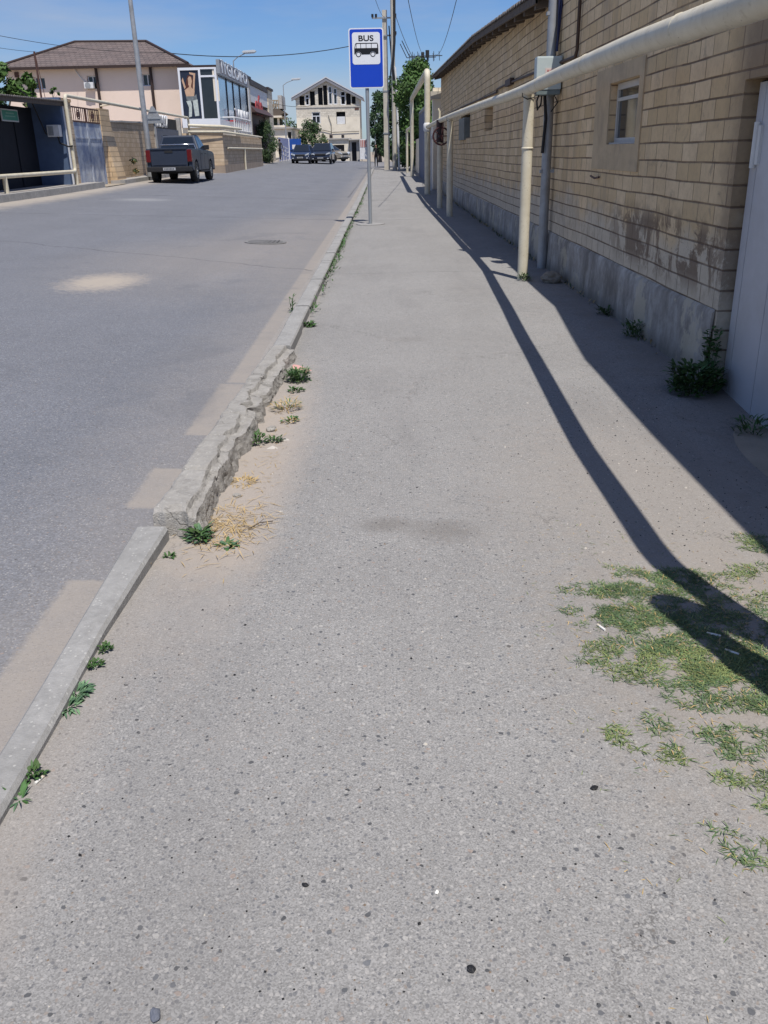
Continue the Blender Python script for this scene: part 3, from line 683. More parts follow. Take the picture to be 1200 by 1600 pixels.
pts += arc((1.55, 34.1, 4.05), (1.57, 53.5, 4.15), (1.58, 53.7, 0), .3)+[(1.58, 53.6, 0)]
m.tube(pts, .105, 14); m.build('overhead_loop', m_pipe, gas)
m = MB(); pts = [(1.58, 53.8, 2.75)]+arc((1.58, 53.8, 2.75), (1.5, 62, 2.75), (1.5, 62.1, 0), .2)+[(1.5, 62.05, .1)]
m.tube(pts, .075, 12); m.build('far_pipe', m_pipe, gas)
for (x, y, h, r, col) in ((1.68, 11.2, 2.07, .062, 1.50), (1.57, 22.7, 2.17, .075, None), (1.535, 26.2, 1.72, .075, None)):
    m = MB(); m.tube([(x, y, pz(x, y)-.1), (x, y, h)], r, 18)
    p = m.build('post', m_pipe, gas)
    m = MB(); m.tube([(x+.07, y-.02, h+.04), (x+.05, y-.06, h-.03), (x-.03, y-.07, h-.05), (x-.08, y-.02, h-.02), (x-.08, y+.02, h+.06)], .005, 5); m.build('tie_wire', m_dark, p)
    if col:
        c = MB(); c.tube([(x, y, col-.012), (x, y, col-.006), (x, y, col+.006), (x, y, col+.012)], [r, r+.008, r+.008, r], 18); c.build('weld_ring', m_pipe, p)
def on_pipe(y):
    L = [p for p in pp if p[2] > 1.9 and p[1] > 2.6]
    for a, b in zip(L, L[1:]):
        if a[1] <= y <= b[1]: t = (y-a[1])/(b[1]-a[1]); return Vector(a).lerp(Vector(b), t)
for y, r, w in ((4.55, .066, .018), (7.1, .066, .016), (9.9, .066, .02), (12.95, .0665, .05), (16.2, .066, .03), (19.6, .066, .03), (24.5, .067, .04), (33.2, .09, .12)):
    m = MB(); a = on_pipe(y); b = on_pipe(y+w); m.tube([a, a.lerp(b, .3), a.lerp(b, .7), b], [.0622, r, r, .0622], 18); m.build('weld_collar', m_pipe, gas)
m = MB(); m.tube([(1.545, 26.6, 2.26), (1.545, 26.6, 2.48), (1.50, 26.6, 2.56)], .03, 8); m.build('vent_stub', m_pipe, gas)
# valve with handwheel
va = MB(); va.tube([(1.535, 26.2, 1.70), (1.535, 26.2, 2.26)], .10, 14); va.tube([(1.535, 26.2, 1.85), (1.535, 25.7, 1.85)], .05, 10)
vo = va.build('valve', simple('valve_iron', (.05, .03, .03), .7, .2, 9), gas)
va = MB(); ring = [(1.535+.215*math.cos(6.28318*i/20), 25.66, 1.85+.215*math.sin(6.28318*i/20)) for i in range(21)]
va.tube(ring, .022, 8, cap=False)
for i in range(5):
    a = 6.28318*i/5; va.tube([(1.535, 25.66, 1.85), (1.535+.21*math.cos(a), 25.66, 1.85+.21*math.sin(a))], .016, 6)
va.build('handwheel', simple('dark_red_wheel', (.06, .018, .018), .6, .2, 9), vo)
m = MB(); m.tube([(1.55, 34.1, 2.12), (1.55, 34.1, 2.17), (1.55, 34.1, 2.36), (1.55, 34.1, 2.41)], [.105, .14, .14, .105], 14); m.build('flange', m_whitep, gas)

g2 = thing('gas_riser', 'cream gas riser bent over at the top beside the near end of the gas pipe', 'pipe')
m = MB(); pts = [(1.24, 1.96, -.1)]+arc((1.24, 1.96, 0), (1.24, 1.96, 2.02), (2.1, 1.0, 2.05), .2)+[(2.12, 1.05, 2.05)]
m.tube(pts, .062, 16); m.build('pipe', m_pipe, g2)
m = MB(); m.tube([(1.24, 1.96, .9), (1.24, 1.96, .92), (1.24, 1.96, .98), (1.24, 1.96, 1.0)], [.062, .075, .075, .062], 16); m.build('weld_collar', m_pipe, g2)

# conduit mast and meter box
cm = thing('conduit_mast', 'tall grey steel cable mast standing against the block wall behind the cream pipe post', 'mast')
m = MB(); m.tube([(2.10, 12.3, -.05), (2.10, 12.3, 5.9)], .062, 16); m.build('pole', m_galv, cm)
m = MB(); m.tube([(2.10, 12.3, 5.85), (2.10, 12.3, 5.97)], .075, 14); m.build('cap', m_galv, cm)
m = MB(); m.tube([(2.15, 12.22, 2.6), (2.18, 12.2, 3.1), (2.165, 12.22, 3.6), (2.12, 12.24, 5.8), (2.3, 12.4, 5.95)], .016, 8); m.tube([(2.155, 12.2, 2.6), (2.15, 12.2, 3.3), (2.13, 12.23, 5.8)], .012, 8); m.build('cable', simple('dark_blue_cable', (.015, .02, .07), .5, .1, 9), cm)
for z in (1.2, 3.0):
    m = MB(); m.bb(2.02, 2.2, 12.26, 12.34, z, z+.04); m.build('bracket', m_galv, cm)
mbx = thing('meter_box', 'pale grey-green electric meter box clamped on the steel mast', 'meter box', (2.03, 12.08, 2.34))
m = MB(); m.bb(-.155, .155, -.10, .10, -.18, .19); m.build('case', m_box, mbx, bevel=.02)
m = MB(); m.bb(-.145, .145, -.09, .09, -.235, -.182); m.build('base', simple('dark_grey_green_plastic', (.16, .20, .20), .5, .1, 5), mbx, bevel=.008)
m = MB(); m.bb(-.05, .10, -.106, -.101, -.07, .06); m.bb(-.03, .0, -.108, -.106, .02, .04, 1); m.bb(.01, .03, -.108, -.106, .02, .04, 1); m.bb(.04, .07, -.108, -.106, .02, .04, 1); m.build('sticker', [m_label, simple('sticker_print', (.45, .2, .18), .7)], mbx)
m = MB(); m.tube([(-.10, -.02, -.23), (-.13, -.05, -.30), (-.115, -.03, -.40), (-.07, .0, -.34), (-.06, .02, -.24)], .010, 6); m.tube([(.08, -.04, -.23), (.13, -.05, -.32), (.07, .05, -.42)], .007, 6); m.tube([(-.01, .1, -.23), (.02, .12, -.5), (.0, .15, -.9)], .02, 8); m.build('cable_tail', m_cable, mbx)

# rock, weeds and litter at the wall come later
# ------------------------------------------------------------------ beyond the block building: yard wall, gates
yw = thing('yard_wall', 'beige rendered yard wall with a capped pillar beyond the block building', 'wall')
for a, b, h in ((40.2, 43.99, 2.55), (54.51, 72, 2.2)):
    m = MB(); m.bb(2.15, 2.4, a, b, -.1, h); m.build('wall', m_rendercream, yw)
m = MB(); m.bb(1.95, 2.5, 37.9, 38.8, -.1, 3.75); m.bb(1.85, 2.6, 37.8, 38.9, 3.35, 3.62, 1); pl = m.build('pillar', [m_rendercream, m_conc], yw)
ww = thing('sheet_metal_gate', 'pale lilac-grey sheet metal gate under the raised loop of the gas pipe', 'gate')
m = MB(); m.bb(2.05, 2.09, 44.1, 54.4, .1, 3.35)
for y in steps(44.2, 54.3, .9): m.bb(2.02, 2.05, y-.03, y+.03, .1, 3.35)
m.build('panel', simple('lilac_grey_sheet', (.30, .31, .37), .55, .1, 1.5, dirt=(.35, .33, .33)), ww)
m = MB(); m.bb(2.0, 2.12, 44.0, 44.1, -.05, 3.5); m.bb(2.0, 2.12, 54.4, 54.5, -.05, 3.5); m.bb(2.0, 2.12, 44.0, 54.5, 3.4, 3.5); m.build('frame', m_polemet, ww)
bd = thing('blue_grey_door', 'narrow pale blue-grey metal door between the block building and the beige pillar', 'door')
m = MB(); m.bb(2.02, 2.07, 38.9, 40.1, .05, 2.2); m.bb(2.0, 2.02, 39.45, 39.55, .05, 2.2); m.build('leaf', simple('pale_blue_sheet', (.38, .43, .47), .55, .12, 3), bd)
m = MB(); m.bb(1.98, 2.02, 39.2, 39.25, 1.1, 1.25); m.build('handle', m_dark, bd)
wc = thing('white_post', 'short white painted post with a cap in front of the lilac gate', 'post')
m = MB(); m.bb(1.66, 1.86, 37.1, 37.4, -.05, 1.9); m.build('post', m_whitep, wc)
m = MB(); m.bb(1.62, 1.90, 37.05, 37.45, 1.9, 2.02); m.bb(1.68, 1.84, 37.15, 37.35, 2.02, 2.2); m.build('cap', m_whitep, wc, bevel=.02)

# ------------------------------------------------------------------ bus stop sign
bs = thing('bus_stop_sign', 'tall blue bus stop sign on a grey pole at the kerb', 'road sign', (-.33, 20.6, 0), rz=rad(1.5))
Z0, Z1, HW = 2.74, 3.86, .36
fr = lambda u, v, w: (u, w, v)
m = MB(); m.tube([(0, .03, 0), (0, .03, 3.7)], .038, 16); m.build('pole', m_polemet, bs)
m = MB(); m.prism([(.32*math.cos(6.283*i/14)*(1+.1*math.sin(i*2.3)), .30*math.sin(6.283*i/14)) for i in range(14)], lambda u, v, w: (u, v, w), -.03, .018); m.build('footing', simple('footing_cement', (.30, .29, .28), .93, .12, 6, .3), bs)
m = MB(); m.prism(rrect(-HW, HW, Z0, Z1, .05), fr, -.025, -.012, 0); pn = m.build('panel', m_white, bs)
m = MB(); m.prism(rrect(-HW+.022, HW-.022, Z0+.022, Z1-.022, .04), fr, -.028, -.0251); m.build('blue_field', m_blue, pn)
px0, px1 = -HW+.10*2*HW, -HW+.90*2*HW; pz1, pz0 = Z1-.07*(Z1-Z0), Z1-.60*(Z1-Z0)
m = MB(); m.prism(rrect(px0, px1, pz0, pz1, .05), fr, -.031, -.0281); wp = m.build('white_field', m_white, pn)
MT = Matrix.Translation((0, -.0325, Z1-.212*(Z1-Z0))) @ Matrix.Rotation(rad(90), 4, 'X')
text_mesh('lettering', 'BUS', .145, m_black, pn, MT, width=.31, extrude=.001)
sx = lambda f: -HW+f*2*HW
sy = lambda f: Z1-f*(Z1-Z0)
m = MB()
fz = lambda u, v, w: (sx(u), w, sy(v))
# bus body outline (fractions of the panel)
body = [(.155, .425), (.155, .345), (.185, .262), (.205, .245), (.82, .245), (.845, .275), (.853, .425)]
def arch(cx, r, y): return [(cx+r*math.cos(math.pi*i/10), y-r*.58*math.sin(math.pi*i/10)) for i in range(11)]
outl = body[:]+arch(.690, .083, .435)+arch(.275, .083, .435)
m.prism(outl, fz, -.0335, -.0311)
m.build('bus_symbol', m_black, wp)
m = MB()
for a, b, c, d in ((.178, .33, .212, .262), (.225, .33, .335, .262), (.352, .33, .49, .262), (.507, .33, .64, .262), (.657, .33, .815, .262)):
    if a < .2: continue
    m.prism([(a, b), (a, d), (c, d), (c, b)], fz, -.0355, -.0336)
m.prism([(.182, .33), (.206, .268), (.213, .268), (.213, .33)], fz, -.0355, -.0336)
m.build('symbol_windows', m_white, wp)
for cx in (.275, .690):
    m = MB()
    for r, a, b, mi in ((.072, -.0335, -.0311, 0), (.050, -.0355, -.0336, 1)):
        m.prism([(cx+r*math.cos(6.283*i/20), .435+r*.58*math.sin(6.283*i/20)) for i in range(20)], fz, a, b, mi)
    m.build('symbol_wheel', [m_black, m_white], wp)
for z in (Z0+.12, Z1-.25):
    m = MB(); m.bb(-.05, .05, -.012, .07, z, z+.04); m.build('clamp', m_polemet, bs)

# ------------------------------------------------------------------ poles and wires on the right
up = thing('utility_pole', 'tall square concrete utility pole with insulators at the far end of the right pavement', 'utility pole')
P = gp(605, 66); T = hz(P, 16)
m = MB(); a, b = .21, .17
m.mesh([(P.x+sx_*r, P.y+sy_*r, z) for z, r in ((P.z-.2, a), (T, b)) for sx_, sy_ in ((-1, -1), (1, -1), (1, 1), (-1, 1))], [(4, 5, 6, 7), (0, 1, 5, 4), (1, 2, 6, 5), (2, 3, 7, 6), (3, 0, 4, 7)]); m.build('pole', m_conc, up)
for z in (T-.5, T-1.6):
    m = MB(); m.bb(P.x-.9, P.x+.8, P.y-.27, P.y-.2, z-.05, z+.05); m.build('cross_arm', m_polemet, up)
for x in (-.85, -.6, .75):
    for z in (T-.5, T-1.6): m = MB(); m.tube([(P.x+x, P.y-.235, z+.05), (P.x+x, P.y-.235, z+.25)], .08, 8); m.build('insulator', m_dark, up)
m = MB(); m.bb(P.x-1.0, P.x-.35, P.y-.5, P.y-.25, T-2.1, T-1.66); m.build('switch_box', m_dark, up)
for z, q in ((2.7, .24), (5.5, .22)):
    m = MB(); m.bb(P.x-q, P.x+q, P.y-q, P.y+q, z, z+.08); m.build('band', m_polemet, up)
m = MB(); m.tube([(P.x+.3, P.y-.25, T-1), (P.x+.45, P.y-.3, T-3.2), (P.x+.3, P.y-.25, T-4.6), (P.x+.25, P.y-.2, T-6)], .05, 6); m.build('hanging_cable', m_cable, up)
UP, UT = P.copy(), T
cp = thing('cable_pole', 'slim grey and white pole with a thick black cable beside the concrete utility pole', 'pole')
P = gp(617, 65); T = 17.0; dx = -.0
m = MB(); m.tube([(P.x, P.y, P.z-.2), (P.x, P.y, 5.0), (P.x-.06, P.y, T)], [.17, .15, .10], 12); m.build('pole', m_conc, cp)
m = MB(); m.tube([(P.x+.32, P.y-.12, P.z-.1), (P.x+.2, P.y-.15, 5.6), (P.x+.1, P.y-.15, 7.0)], .085, 10); m.build('pipe_sleeve', m_whitep, cp)
m = MB(); m.tube([(P.x+.1, P.y-.2, 5.8), (P.x-.05, P.y-.3, 6.9), (P.x+.1, P.y-.2, 8.6), (P.x+.14, P.y-.15, 12), (P.x+.06, P.y-.15, T)], .085, 8); m.build('cable', m_cable, cp)
CPP = P.copy()
def wire(name, label, a, b, sag, r=.018, n=16):
    a, b = Vector(a), Vector(b); m = MB()
    m.tube([a.lerp(b, i/n)-Vector((0, 0, sag*4*(i/n)*(1-i/n))) for i in range(n+1)], r, 5)
    return tag(m.build(name, m_cable), label, 'wire')

# ------------------------------------------------------------------ foliage
def leaf_cloud(clumps, n, size, seed, flat=.4):
    """leaf-sized faces spread through clumps (centre, radius, squash)"""
    r = random.Random(seed); m = MB(); vol = [c[1]**2 for c in clumps]; tot = sum(vol)
    for (c, R_, q), v in zip(clumps, vol):
        for _ in range(int(n*v/tot)):
            d = Vector((r.gauss(0, 1), r.gauss(0, 1), r.gauss(0, 1))).normalized()
            p = Vector(c)+Vector((d.x, d.y, d.z*q))*R_*(r.random()**.42)
            up_ = (d*.6+Vector((r.uniform(-1, 1), r.uniform(-1, 1), r.uniform(-.2, 1.0)))).normalized()
            t = up_.cross(Vector((r.uniform(-1, 1), r.uniform(-1, 1), r.uniform(-1, 1)))).normalized(); w = up_.cross(t)
            L = size*r.uniform(.6, 1.35); B = L*flat
            m.poly([p-t*L*.5, p+w*B*.5-t*L*.05, p+t*L*.5, p-w*B*.5-t*L*.05], 0 if r.random() < .72 else 1)
    return m
def tree(name, label, cat, base, h, rx, ry, trunk_h, n, size, mats, seed, group=None, lean=(0, 0), nclump=16, flat=.45, low=0.15, tr=None, rs=1.0):
    r = random.Random(seed); root = thing(name, label, cat, base, 0, group)
    cz0 = trunk_h; cl = []
    for i in range(nclump):
        a = i*2.4+r.uniform(-.5, .5); u = (i+r.random())/nclump; rr = math.sqrt(r.random())
        z = cz0+low+(h-cz0-low)*u
        prof = math.sin(math.pi*clamp(.14+.80*u, 0, 1))**.7
        R_ = r.uniform(.26, .46)*min(rx, h*.5)*rs
        cl.append((Vector((math.cos(a)*rr*rx*prof*.82+lean[0]*u, math.sin(a)*rr*ry*prof*.82+lean[1]*u, z-R_*.3)), R_, r.uniform(.65, 1.0)))
    t0 = tr or .035*h
    m = MB(); top = Vector((lean[0]*.5, lean[1]*.5, cz0+(h-cz0)*.55))
    m.tube([(0, 0, -.1), (top.x*.3+.02*h*r.uniform(-1, 1), top.y*.3, trunk_h*.6), tuple(top)], [t0, t0*.75, t0*.25], 8)
    for c, R_, q in cl[:9]:
        s = Vector((top.x*.4, top.y*.4, trunk_h*r.uniform(.7, 1.0)))
        m.tube([s, s.lerp(c, .5)+Vector((0, 0, .06*h*r.random())), c], [t0*.45, t0*.28, t0*.08], 6)
    m.build('trunk', m_bark, root)
    leaf_cloud(cl, n, size, seed+1, flat).build('crown', mats, root)
    return root

tree('leafy_tree', 'large dense green tree rising behind the gas pipe loop at the far right', 'tree', (2.75, 66, .2), 6.9, 1.9, 3.4, .5, 13000, .27, [m_leaf1, m_leaf3], 3, nclump=54, lean=(-.5, 0))
tree('leafy_tree', 'small bright green tree top peeping over the far end of the block building roof', 'tree', (3.0, 43.5, .1), 4.3, .8, 1.3, 1.6, 1300, .26, [m_leaf3, m_leaf1], 5, nclump=9)
tree('leafy_tree', 'dark green tree standing right behind the concrete utility pole', 'tree', (.95, 78, .3), 6.4, 1.3, 2.0, .6, 5200, .28, [m_leaf2, m_leaf1], 8, nclump=34, rs=1.35)
tree('leafy_tree', 'dark far tree between the bus sign pole and the utility pole', 'tree', (-.45, 104, .4), 7.0, 1.0, 1.8, 1.0, 4200, .32, [m_leaf2, m_leaf2], 9, nclump=34, rs=1.4)
tree('creeper_shrub', 'low dark shrub against the yard wall behind the white and grey cable pole', 'shrub', (2.0, 71, .2), 4.2, 1.1, 2.5, .3, 3600, .26, [m_leaf2, m_leaf1], 12, nclump=24)

# antennas behind
def antenna(P, z0, z1, name, label):
    a = thing(name, label, 'antenna'); m = MB(); m.tube([(P.x, P.y, z0), (P.x, P.y, z1)], .06, 6); m.build('mast', m_dark, a)
    m = MB()
    m.tube([(P.x-1.2, P.y, z1-.25), (P.x+1.0, P.y-.1, z1-.25)], .03, 5); m.tube([(P.x-1.2, P.y, z1-.25), (P.x-1.7, P.y, z1+.7)], .03, 5)
    for i in range(6):
        x = P.x-1.0+.36*i; m.tube([(x, P.y-.3, z1-.25-.3), (x, P.y+.3, z1-.25+.3)], .02, 4)
    m.bb(P.x-.12, P.x+.12, P.y-.1, P.y+.1, z1-.35, z1+.1); m.build('aerial', m_dark, a)
P = gp(668, 62); antenna(P, 0, hz(P, 81), 'tv_antenna', 'thin dark television aerial on a mast above the tree at right')
P = gp(661, 70); antenna(P, 0, hz(P, 84), 'tv_antenna', 'smaller second television aerial left of the taller mast')

# ------------------------------------------------------------------ street lamps
def lamp(P, top, reach, name_label, tilt=0.0, r=.09, head=True, group='street lamps'):
    l = thing('street_lamp', name_label, 'street lamp', P, 0, group); h = top-P.z
    m = MB(); m.tube([(0, 0, -.2), (tilt*h*.5, 0, h*.5), (tilt*h, 0, h)], [r, r*.75, r*.5], 10); m.tube([(0, 0, 0), (0, 0, .9)], r*1.5, 10); m.build('pole', m_galv, l)
    m = MB(); m.tube([(tilt*h, 0, h-.02), (tilt*h+reach*.3, 0, h+.22), (tilt*h+reach, 0, h+.50)], r*.42, 8); m.build('arm', m_galv, l)
    m = MB(); x = tilt*h+reach; m.prism([(-.35, 0), (-.28, .09), (.5, .13), (.62, .06), (.55, -.02), (-.3, -.05)], lambda u, v, w: (x+u, w, h+.50+v), -.15, .15)
    hd = m.build('head', m_steel_lt, l, bevel=.02)
    m = MB(); m.prism([(-.2, -.055), (.5, -.03), (.45, -.07), (-.15, -.09)], lambda u, v, w: (x+u, w, h+.50+v), -.11, .11); m.build('diffuser', m_whitep, hd)
    return l
P = gp(238, 39.5); P.z += .15; lamp(P, P.z+11.5, 1.8, 'tall grey street lamp post behind the parked pickup', -.012, .13)
P = gp(377, 63); P.z += .15; lamp(P, hz(P, 95), 1.0, 'street lamp standing in front of the glazed shop', .0, .07)
P = gp(449, 92); P.z += .15; lamp(P, hz(P, 133), 1.2, 'street lamp left of the gabled building', .0, .08)
P = gp(587, 96); lamp(P, hz(P, 186), .55, 'small far street lamp between the bus sign pole and the concrete utility pole', .0, .07)

# wires
WL = Vector((-16, 40, 0))
wire('power_wire', 'black wire running from the utility pole across the road to the pink house roof', (UP.x-.8, UP.y, UT-1.9), tuple(ony(255, 82, 62)), .55, .026)
wire('power_wire', 'thin wire dropping over the pink house roof towards the left edge', tuple(ony(255, 82, 62)), tuple(ony(-40, 48, 44)), .25, .012)
wire('power_wire', 'second thin wire crossing the sky left of the pink house', tuple(ony(120, 82, 60)), tuple(ony(-40, 68, 44)), .15, .010)
wire('power_wire', 'thin wire rising from the utility pole top to the upper edge', (UP.x, UP.y, UT-.4), tuple(ony(575, -40, 30)), .3, .010)
wire('power_wire', 'thin wire rising from the tall aerial mast to the upper edge', tuple(ony(662, 85, 62)), tuple(ony(632, -30, 25)), .4, .010)
wire('power_wire', 'thin wire from the aerial up over the block building roof', tuple(ony(680, 85, 60)), tuple(ony(718, -20, 26)), .5, .010)
wire('power_wire', 'slack wire from the cable pole down to the green tree', (CPP.x+.1, CPP.y, 10.5), (2.6, 67, 6.6), .4, .02)
wire('power_wire', 'pair of thin wires low in the gap beside the gabled building', (-11, 96, 6.2), (-7.3, 106, 6.4), .3, .02)

# ------------------------------------------------------------------ left side
def fence_pt(px, py, Y): return ony(px, py, Y)
# garage with canopy
ga = thing('canopy_garage', 'dark navy garage gates under a sagging corrugated canopy at the left edge', 'garage')
Pz = lambda y: gz(XL, y)+.19
gx = -12.1
m = MB(); GH = onx(0, 147, -10.95).z-.12; m.bb(gx-.1, gx, 14, 33.3, .2, GH)
for y in (24.5, 26.9, 28.6, 31.6): m.bb(gx, gx+.04, y-.07, y+.07, .3, GH-.1)
m.build('gate_wall', m_navy, ga)
m = MB(); m.bb(gx-.1, -11.08, 33.3, 33.5, .2, hz(Vector((-11.3, 33.3, 0)), 152)); m.build('side_wall', m_navywall, ga)
m = MB(); y0, y1 = 14.0, 33.8
qa, qb = onx(0, 147, -10.95), onx(97, 157, -10.95)
e = lambda y: qa.z+(qb.z-qa.z)*(y-qa.y)/(qb.y-qa.y)+.1
ysr = steps(y0, y1, .04); A = [(-10.95, y, e(y)+.012*math.sin(y*6.283/.16)-.10) for y in ysr]; B = [(-16, y, e(y)+.45+.012*math.sin(y*6.283/.16)) for y in ysr]; n = len(ysr)
m.mesh(A+B, [(i, i+1, n+i+1, n+i) for i in range(n-1)], 0, True); m.mesh([(x, y, z-.03) for x, y, z in A+B], [(i, n+i, n+i+1, i+1) for i in range(n-1)], 0, True); m.mesh(A+[(x, y, z-.03) for x, y, z in A], [(i, n+i, n+i+1, i+1) for i in range(n-1)], 0)
m.build('roof', m_roofsheet, ga)
m = MB(); m.mesh([(x, y, e(y)+dz) for y in (y0, y1) for x, dz in ((-11.0, -.26), (-11.0, -.135), (-11.08, -.135), (-11.08, -.26))], [(0, 1, 5, 4), (1, 2, 6, 5), (2, 3, 7, 6), (3, 0, 4, 7), (3, 2, 1, 0), (4, 5, 6, 7)]); m.build('eave_beam', m_wood, ga)
ap = thing('address_plate', 'green enamel address plate with pale border on the dark garage gate', 'plate', (gx+.06, 26.95, 0))
p0, p1 = onx(2, 189, gx+.05), onx(25, 172, gx+.05)
m = MB(); yb0, yb1, zb0, zb1 = p0.y-26.95, p1.y-26.95, p0.z, p1.z
m.bb(0, .03, yb0, yb1, zb0, zb1); pb = m.build('border', m_steel_lt, ap)
m = MB(); m.bb(.03, .034, yb0+.05, yb1-.05, zb0+.04, zb1-.04); m.build('enamel', m_green, pb)
m = MB()
for a, b, z in ((.25, .75, .62), (.2, .8, .38)): m.bb(.034, .037, yb0+(yb1-yb0)*a, yb0+(yb1-yb0)*b, zb0+(zb1-zb0)*z, zb0+(zb1-zb0)*(z+.10))
m.build('lettering', simple('faint_plate_letters', (.22, .42, .34), .5), pb)
em = thing('meter_box', 'white and grey meter box on the slate blue end wall of the garage', 'meter box')
p0, p1 = ony(78, 214, 33.2), ony(94, 195, 33.2)
m = MB(); m.bb(p0.x, p1.x, 33.0, 33.29, p0.z, p1.z); m.build('case', m_whitep, em, bevel=.02)
m = MB(); m.bb(p0.x+.04, p0.x+.22, 32.985, 33.0, p0.z+.04, p1.z-.04); m.build('door', m_galv, em)
m = MB(); m.tube([(p0.x+.3, 33.15, p0.z), (p0.x+.35, 33.1, p0.z-.2), (p0.x+.6, 33.2, p0.z-.32), (p0.x+.75, 33.2, p0.z-.3)], .03, 6); m.tube([(p0.x+.1, 33.15, p0.z), (p0.x-.05, 33.0, p0.z+.1), (p0.x-.3, 32.7, p0.z+1.2), (p0.x-.5, 32.4, p0.z+1.45)], .02, 6); m.build('cable', m_cable, em)

lp = thing('gas_pipe', 'low cream gas rail along the left pavement that climbs and runs above the blue-grey door', 'pipe')
XP = -10.85
a0 = gp(122, 31.3)
zr = hz(a0, 268); zt = hz(a0, 149)
yA = a0.y; xA = a0.x
m = MB(); pts = [(xA, 16, zr-.02)]+arc((xA, 16, zr), (xA, yA, zr), (xA, yA, zr+2), .15)+arc((xA, yA, zr), (xA, yA, zt), (xA, yA+10, zt), .15)
P2 = gp(302, 50); z2 = hz(P2, 184); pts += arc((xA, yA+10, zt), (P2.x, P2.y, z2), (P2.x, P2.y, 0), .2)+[(P2.x, P2.y, z2-2.6)]
m.tube(pts, .062, 12); m.build('pipe', m_pipe, lp)
for y in (yA-.01, 27.0, 20.5):
    m = MB(); m.tube([(xA, y, gz(xA, y)+.1), (xA, y, zr)], .07, 12); m.build('post', m_pipe, lp)
for px_ in (178, 250):
    q = onx(px_, 180, xA); m = MB(); zz = zt+(z2-zt)*(q.y-yA)/(P2.y-yA); m.tube([(xA-.0, q.y, zz), (xA-.5, q.y, zz-.06)], .03, 6); m.build('bracket', m_pipe, lp)
po = thing('leaning_post', 'pale whitewashed concrete post beside the slate blue garage end wall', 'post')
P = gp(113, 31.6); q = ony(98, 153, P.y)
m = MB(); m.tube([(P.x-.02, P.y, P.z), (P.x-.04, P.y, q.z)], [.16, .13], 10); m.build('post', m_whitep, po)
pk = thing('thin_mast', 'thin dark mast with wires in front of the pink house', 'mast')
P = gp(99, 33); m = MB(); m.tube([(P.x-.3, P.y, 2.5), (P.x-.32, P.y, hz(P, 80))], .035, 6); m.tube([(P.x-.1, P.y, 2.7), (P.x-.3, P.y, hz(P, 84))], .012, 5); m.build('pole', m_brown, pk)

# peeling double door between stone piers
dd = thing('double_door', 'peeling blue-grey double metal door with an iron transom between stone piers', 'door')
XD = -11.15
y0, y1 = onx(126, 285, XD).y, onx(168, 288, XD).y
zb = gz(XL, y0)+.02
t1 = hz(Vector((XD, y0, 0)), 190); t2 = hz(Vector((XD, y0, 0)), 165)
m = MB(); ym = (y0+y1)/2
for a, b in ((y0, ym-.015), (ym+.015, y1)):
    mm = MB(); mm.bb(XD-.03, XD, a, b, zb+.03, t1); mm.bb(XD, XD+.02, a+.02, b-.02, t1-.55, t1-.5); mm.bb(XD, XD+.025, a, a+.07, zb+.05, t1); mm.bb(XD, XD+.025, b-.07, b, zb+.05, t1); mm.build('leaf', m_bluedoor, dd)
m = MB()
for a, b in ((y0, ym-.05), (ym+.05, y1)):
    m.bb(XD-.02, XD+.02, a, b, t2-.05, t2); m.bb(XD-.02, XD+.02, a, b, t1, t1+.05)
    k = 7
    for i in range(k+1): yy = a+(b-a)*i/k; m.bb(XD-.01, XD+.01, yy-.015, yy+.015, t1, t2)
    c = (a+b)/2; zc = (t1+t2)/2
    m.tube([(XD, c+.18*math.cos(6.283*i/10), zc+.15*math.sin(6.283*i/10)) for i in range(11)], .02, 5, cap=False)
    m.bb(XD-.012, XD+.02, c-.09, c+.09, zc-.09, zc+.09)
m.bb(XD-.03, XD+.03, ym-.05, ym+.05, t1, t2); m.build('transom', m_brown, dd)
st = thing('stone_pier', 'narrow rough limestone pier between the cream pipe and the blue-grey door', 'pier')
m = MB(); m.bb(XD-.3, XD+.03, 33.55, y0-.01, .2, t2+.1); m.build('pier', m_stoneY, st)
m = MB(); m.bb(XD-.35, XD+.06, 33.55, y0+.0, t2+.1, t2+.2); m.build('cap', m_stoneX, st)
sp = thing('stone_pier', 'broad limestone pier with a sloping buttress right of the blue-grey door', 'pier')
y2 = onx(182, 288, XD).y; t3 = hz(Vector((XD, y1, 0)), 169)
m = MB(); m.bb(XD-.4, XD+.06, y1+.01, y2, .2, t3); m.build('pier', m_stoneX, sp)
m = MB(); m.prism([(XD+.06, .2), (XD+.06, 2.3), (XD+.45, .2)], lambda u, v, w: (u, w, v), y1+.35, y2+.3); m.prism([(y2, .2), (y2, 2.9), (y2+1.3, 0.2)], lambda u, v, w: (w, u, v), XD-.4, XD+.055); m.build('buttress', m_stoneX, sp)
yl = thing('yard_wall', 'limestone yard wall behind the parked pickup', 'wall')
XY = -11.35
ys = steps(y2+.02, 47.5, .8); m = MB(); pts = []
for y in ys: pts.append((y, hz(Vector((XY, y, 0)), 190+3*clamp((y-37)/10, 0, 1))+.05*noise.noise(Vector((y*1.5, 0, 0)))))
outl = [(y2+.02, .1)]+[(47.5, .1)]+pts[::-1]
m.prism(outl, lambda u, v, w: (w, u, v), XY-.3, XY); m.build('wall', m_stoneY, yl)
m = MB()
for (a, za), (b, zb_) in zip(pts, pts[1:]): m.mesh([(XY-.34, a, za), (XY+.05, a, za), (XY+.05, a, za+.07), (XY-.34, a, za+.07), (XY-.34, b, zb_), (XY+.05, b, zb_), (XY+.05, b, zb_+.07), (XY-.34, b, zb_+.07)], [(0, 1, 5, 4), (1, 2, 6, 5), (2, 3, 7, 6), (3, 0, 4, 7), (3, 2, 1, 0), (4, 5, 6, 7)])
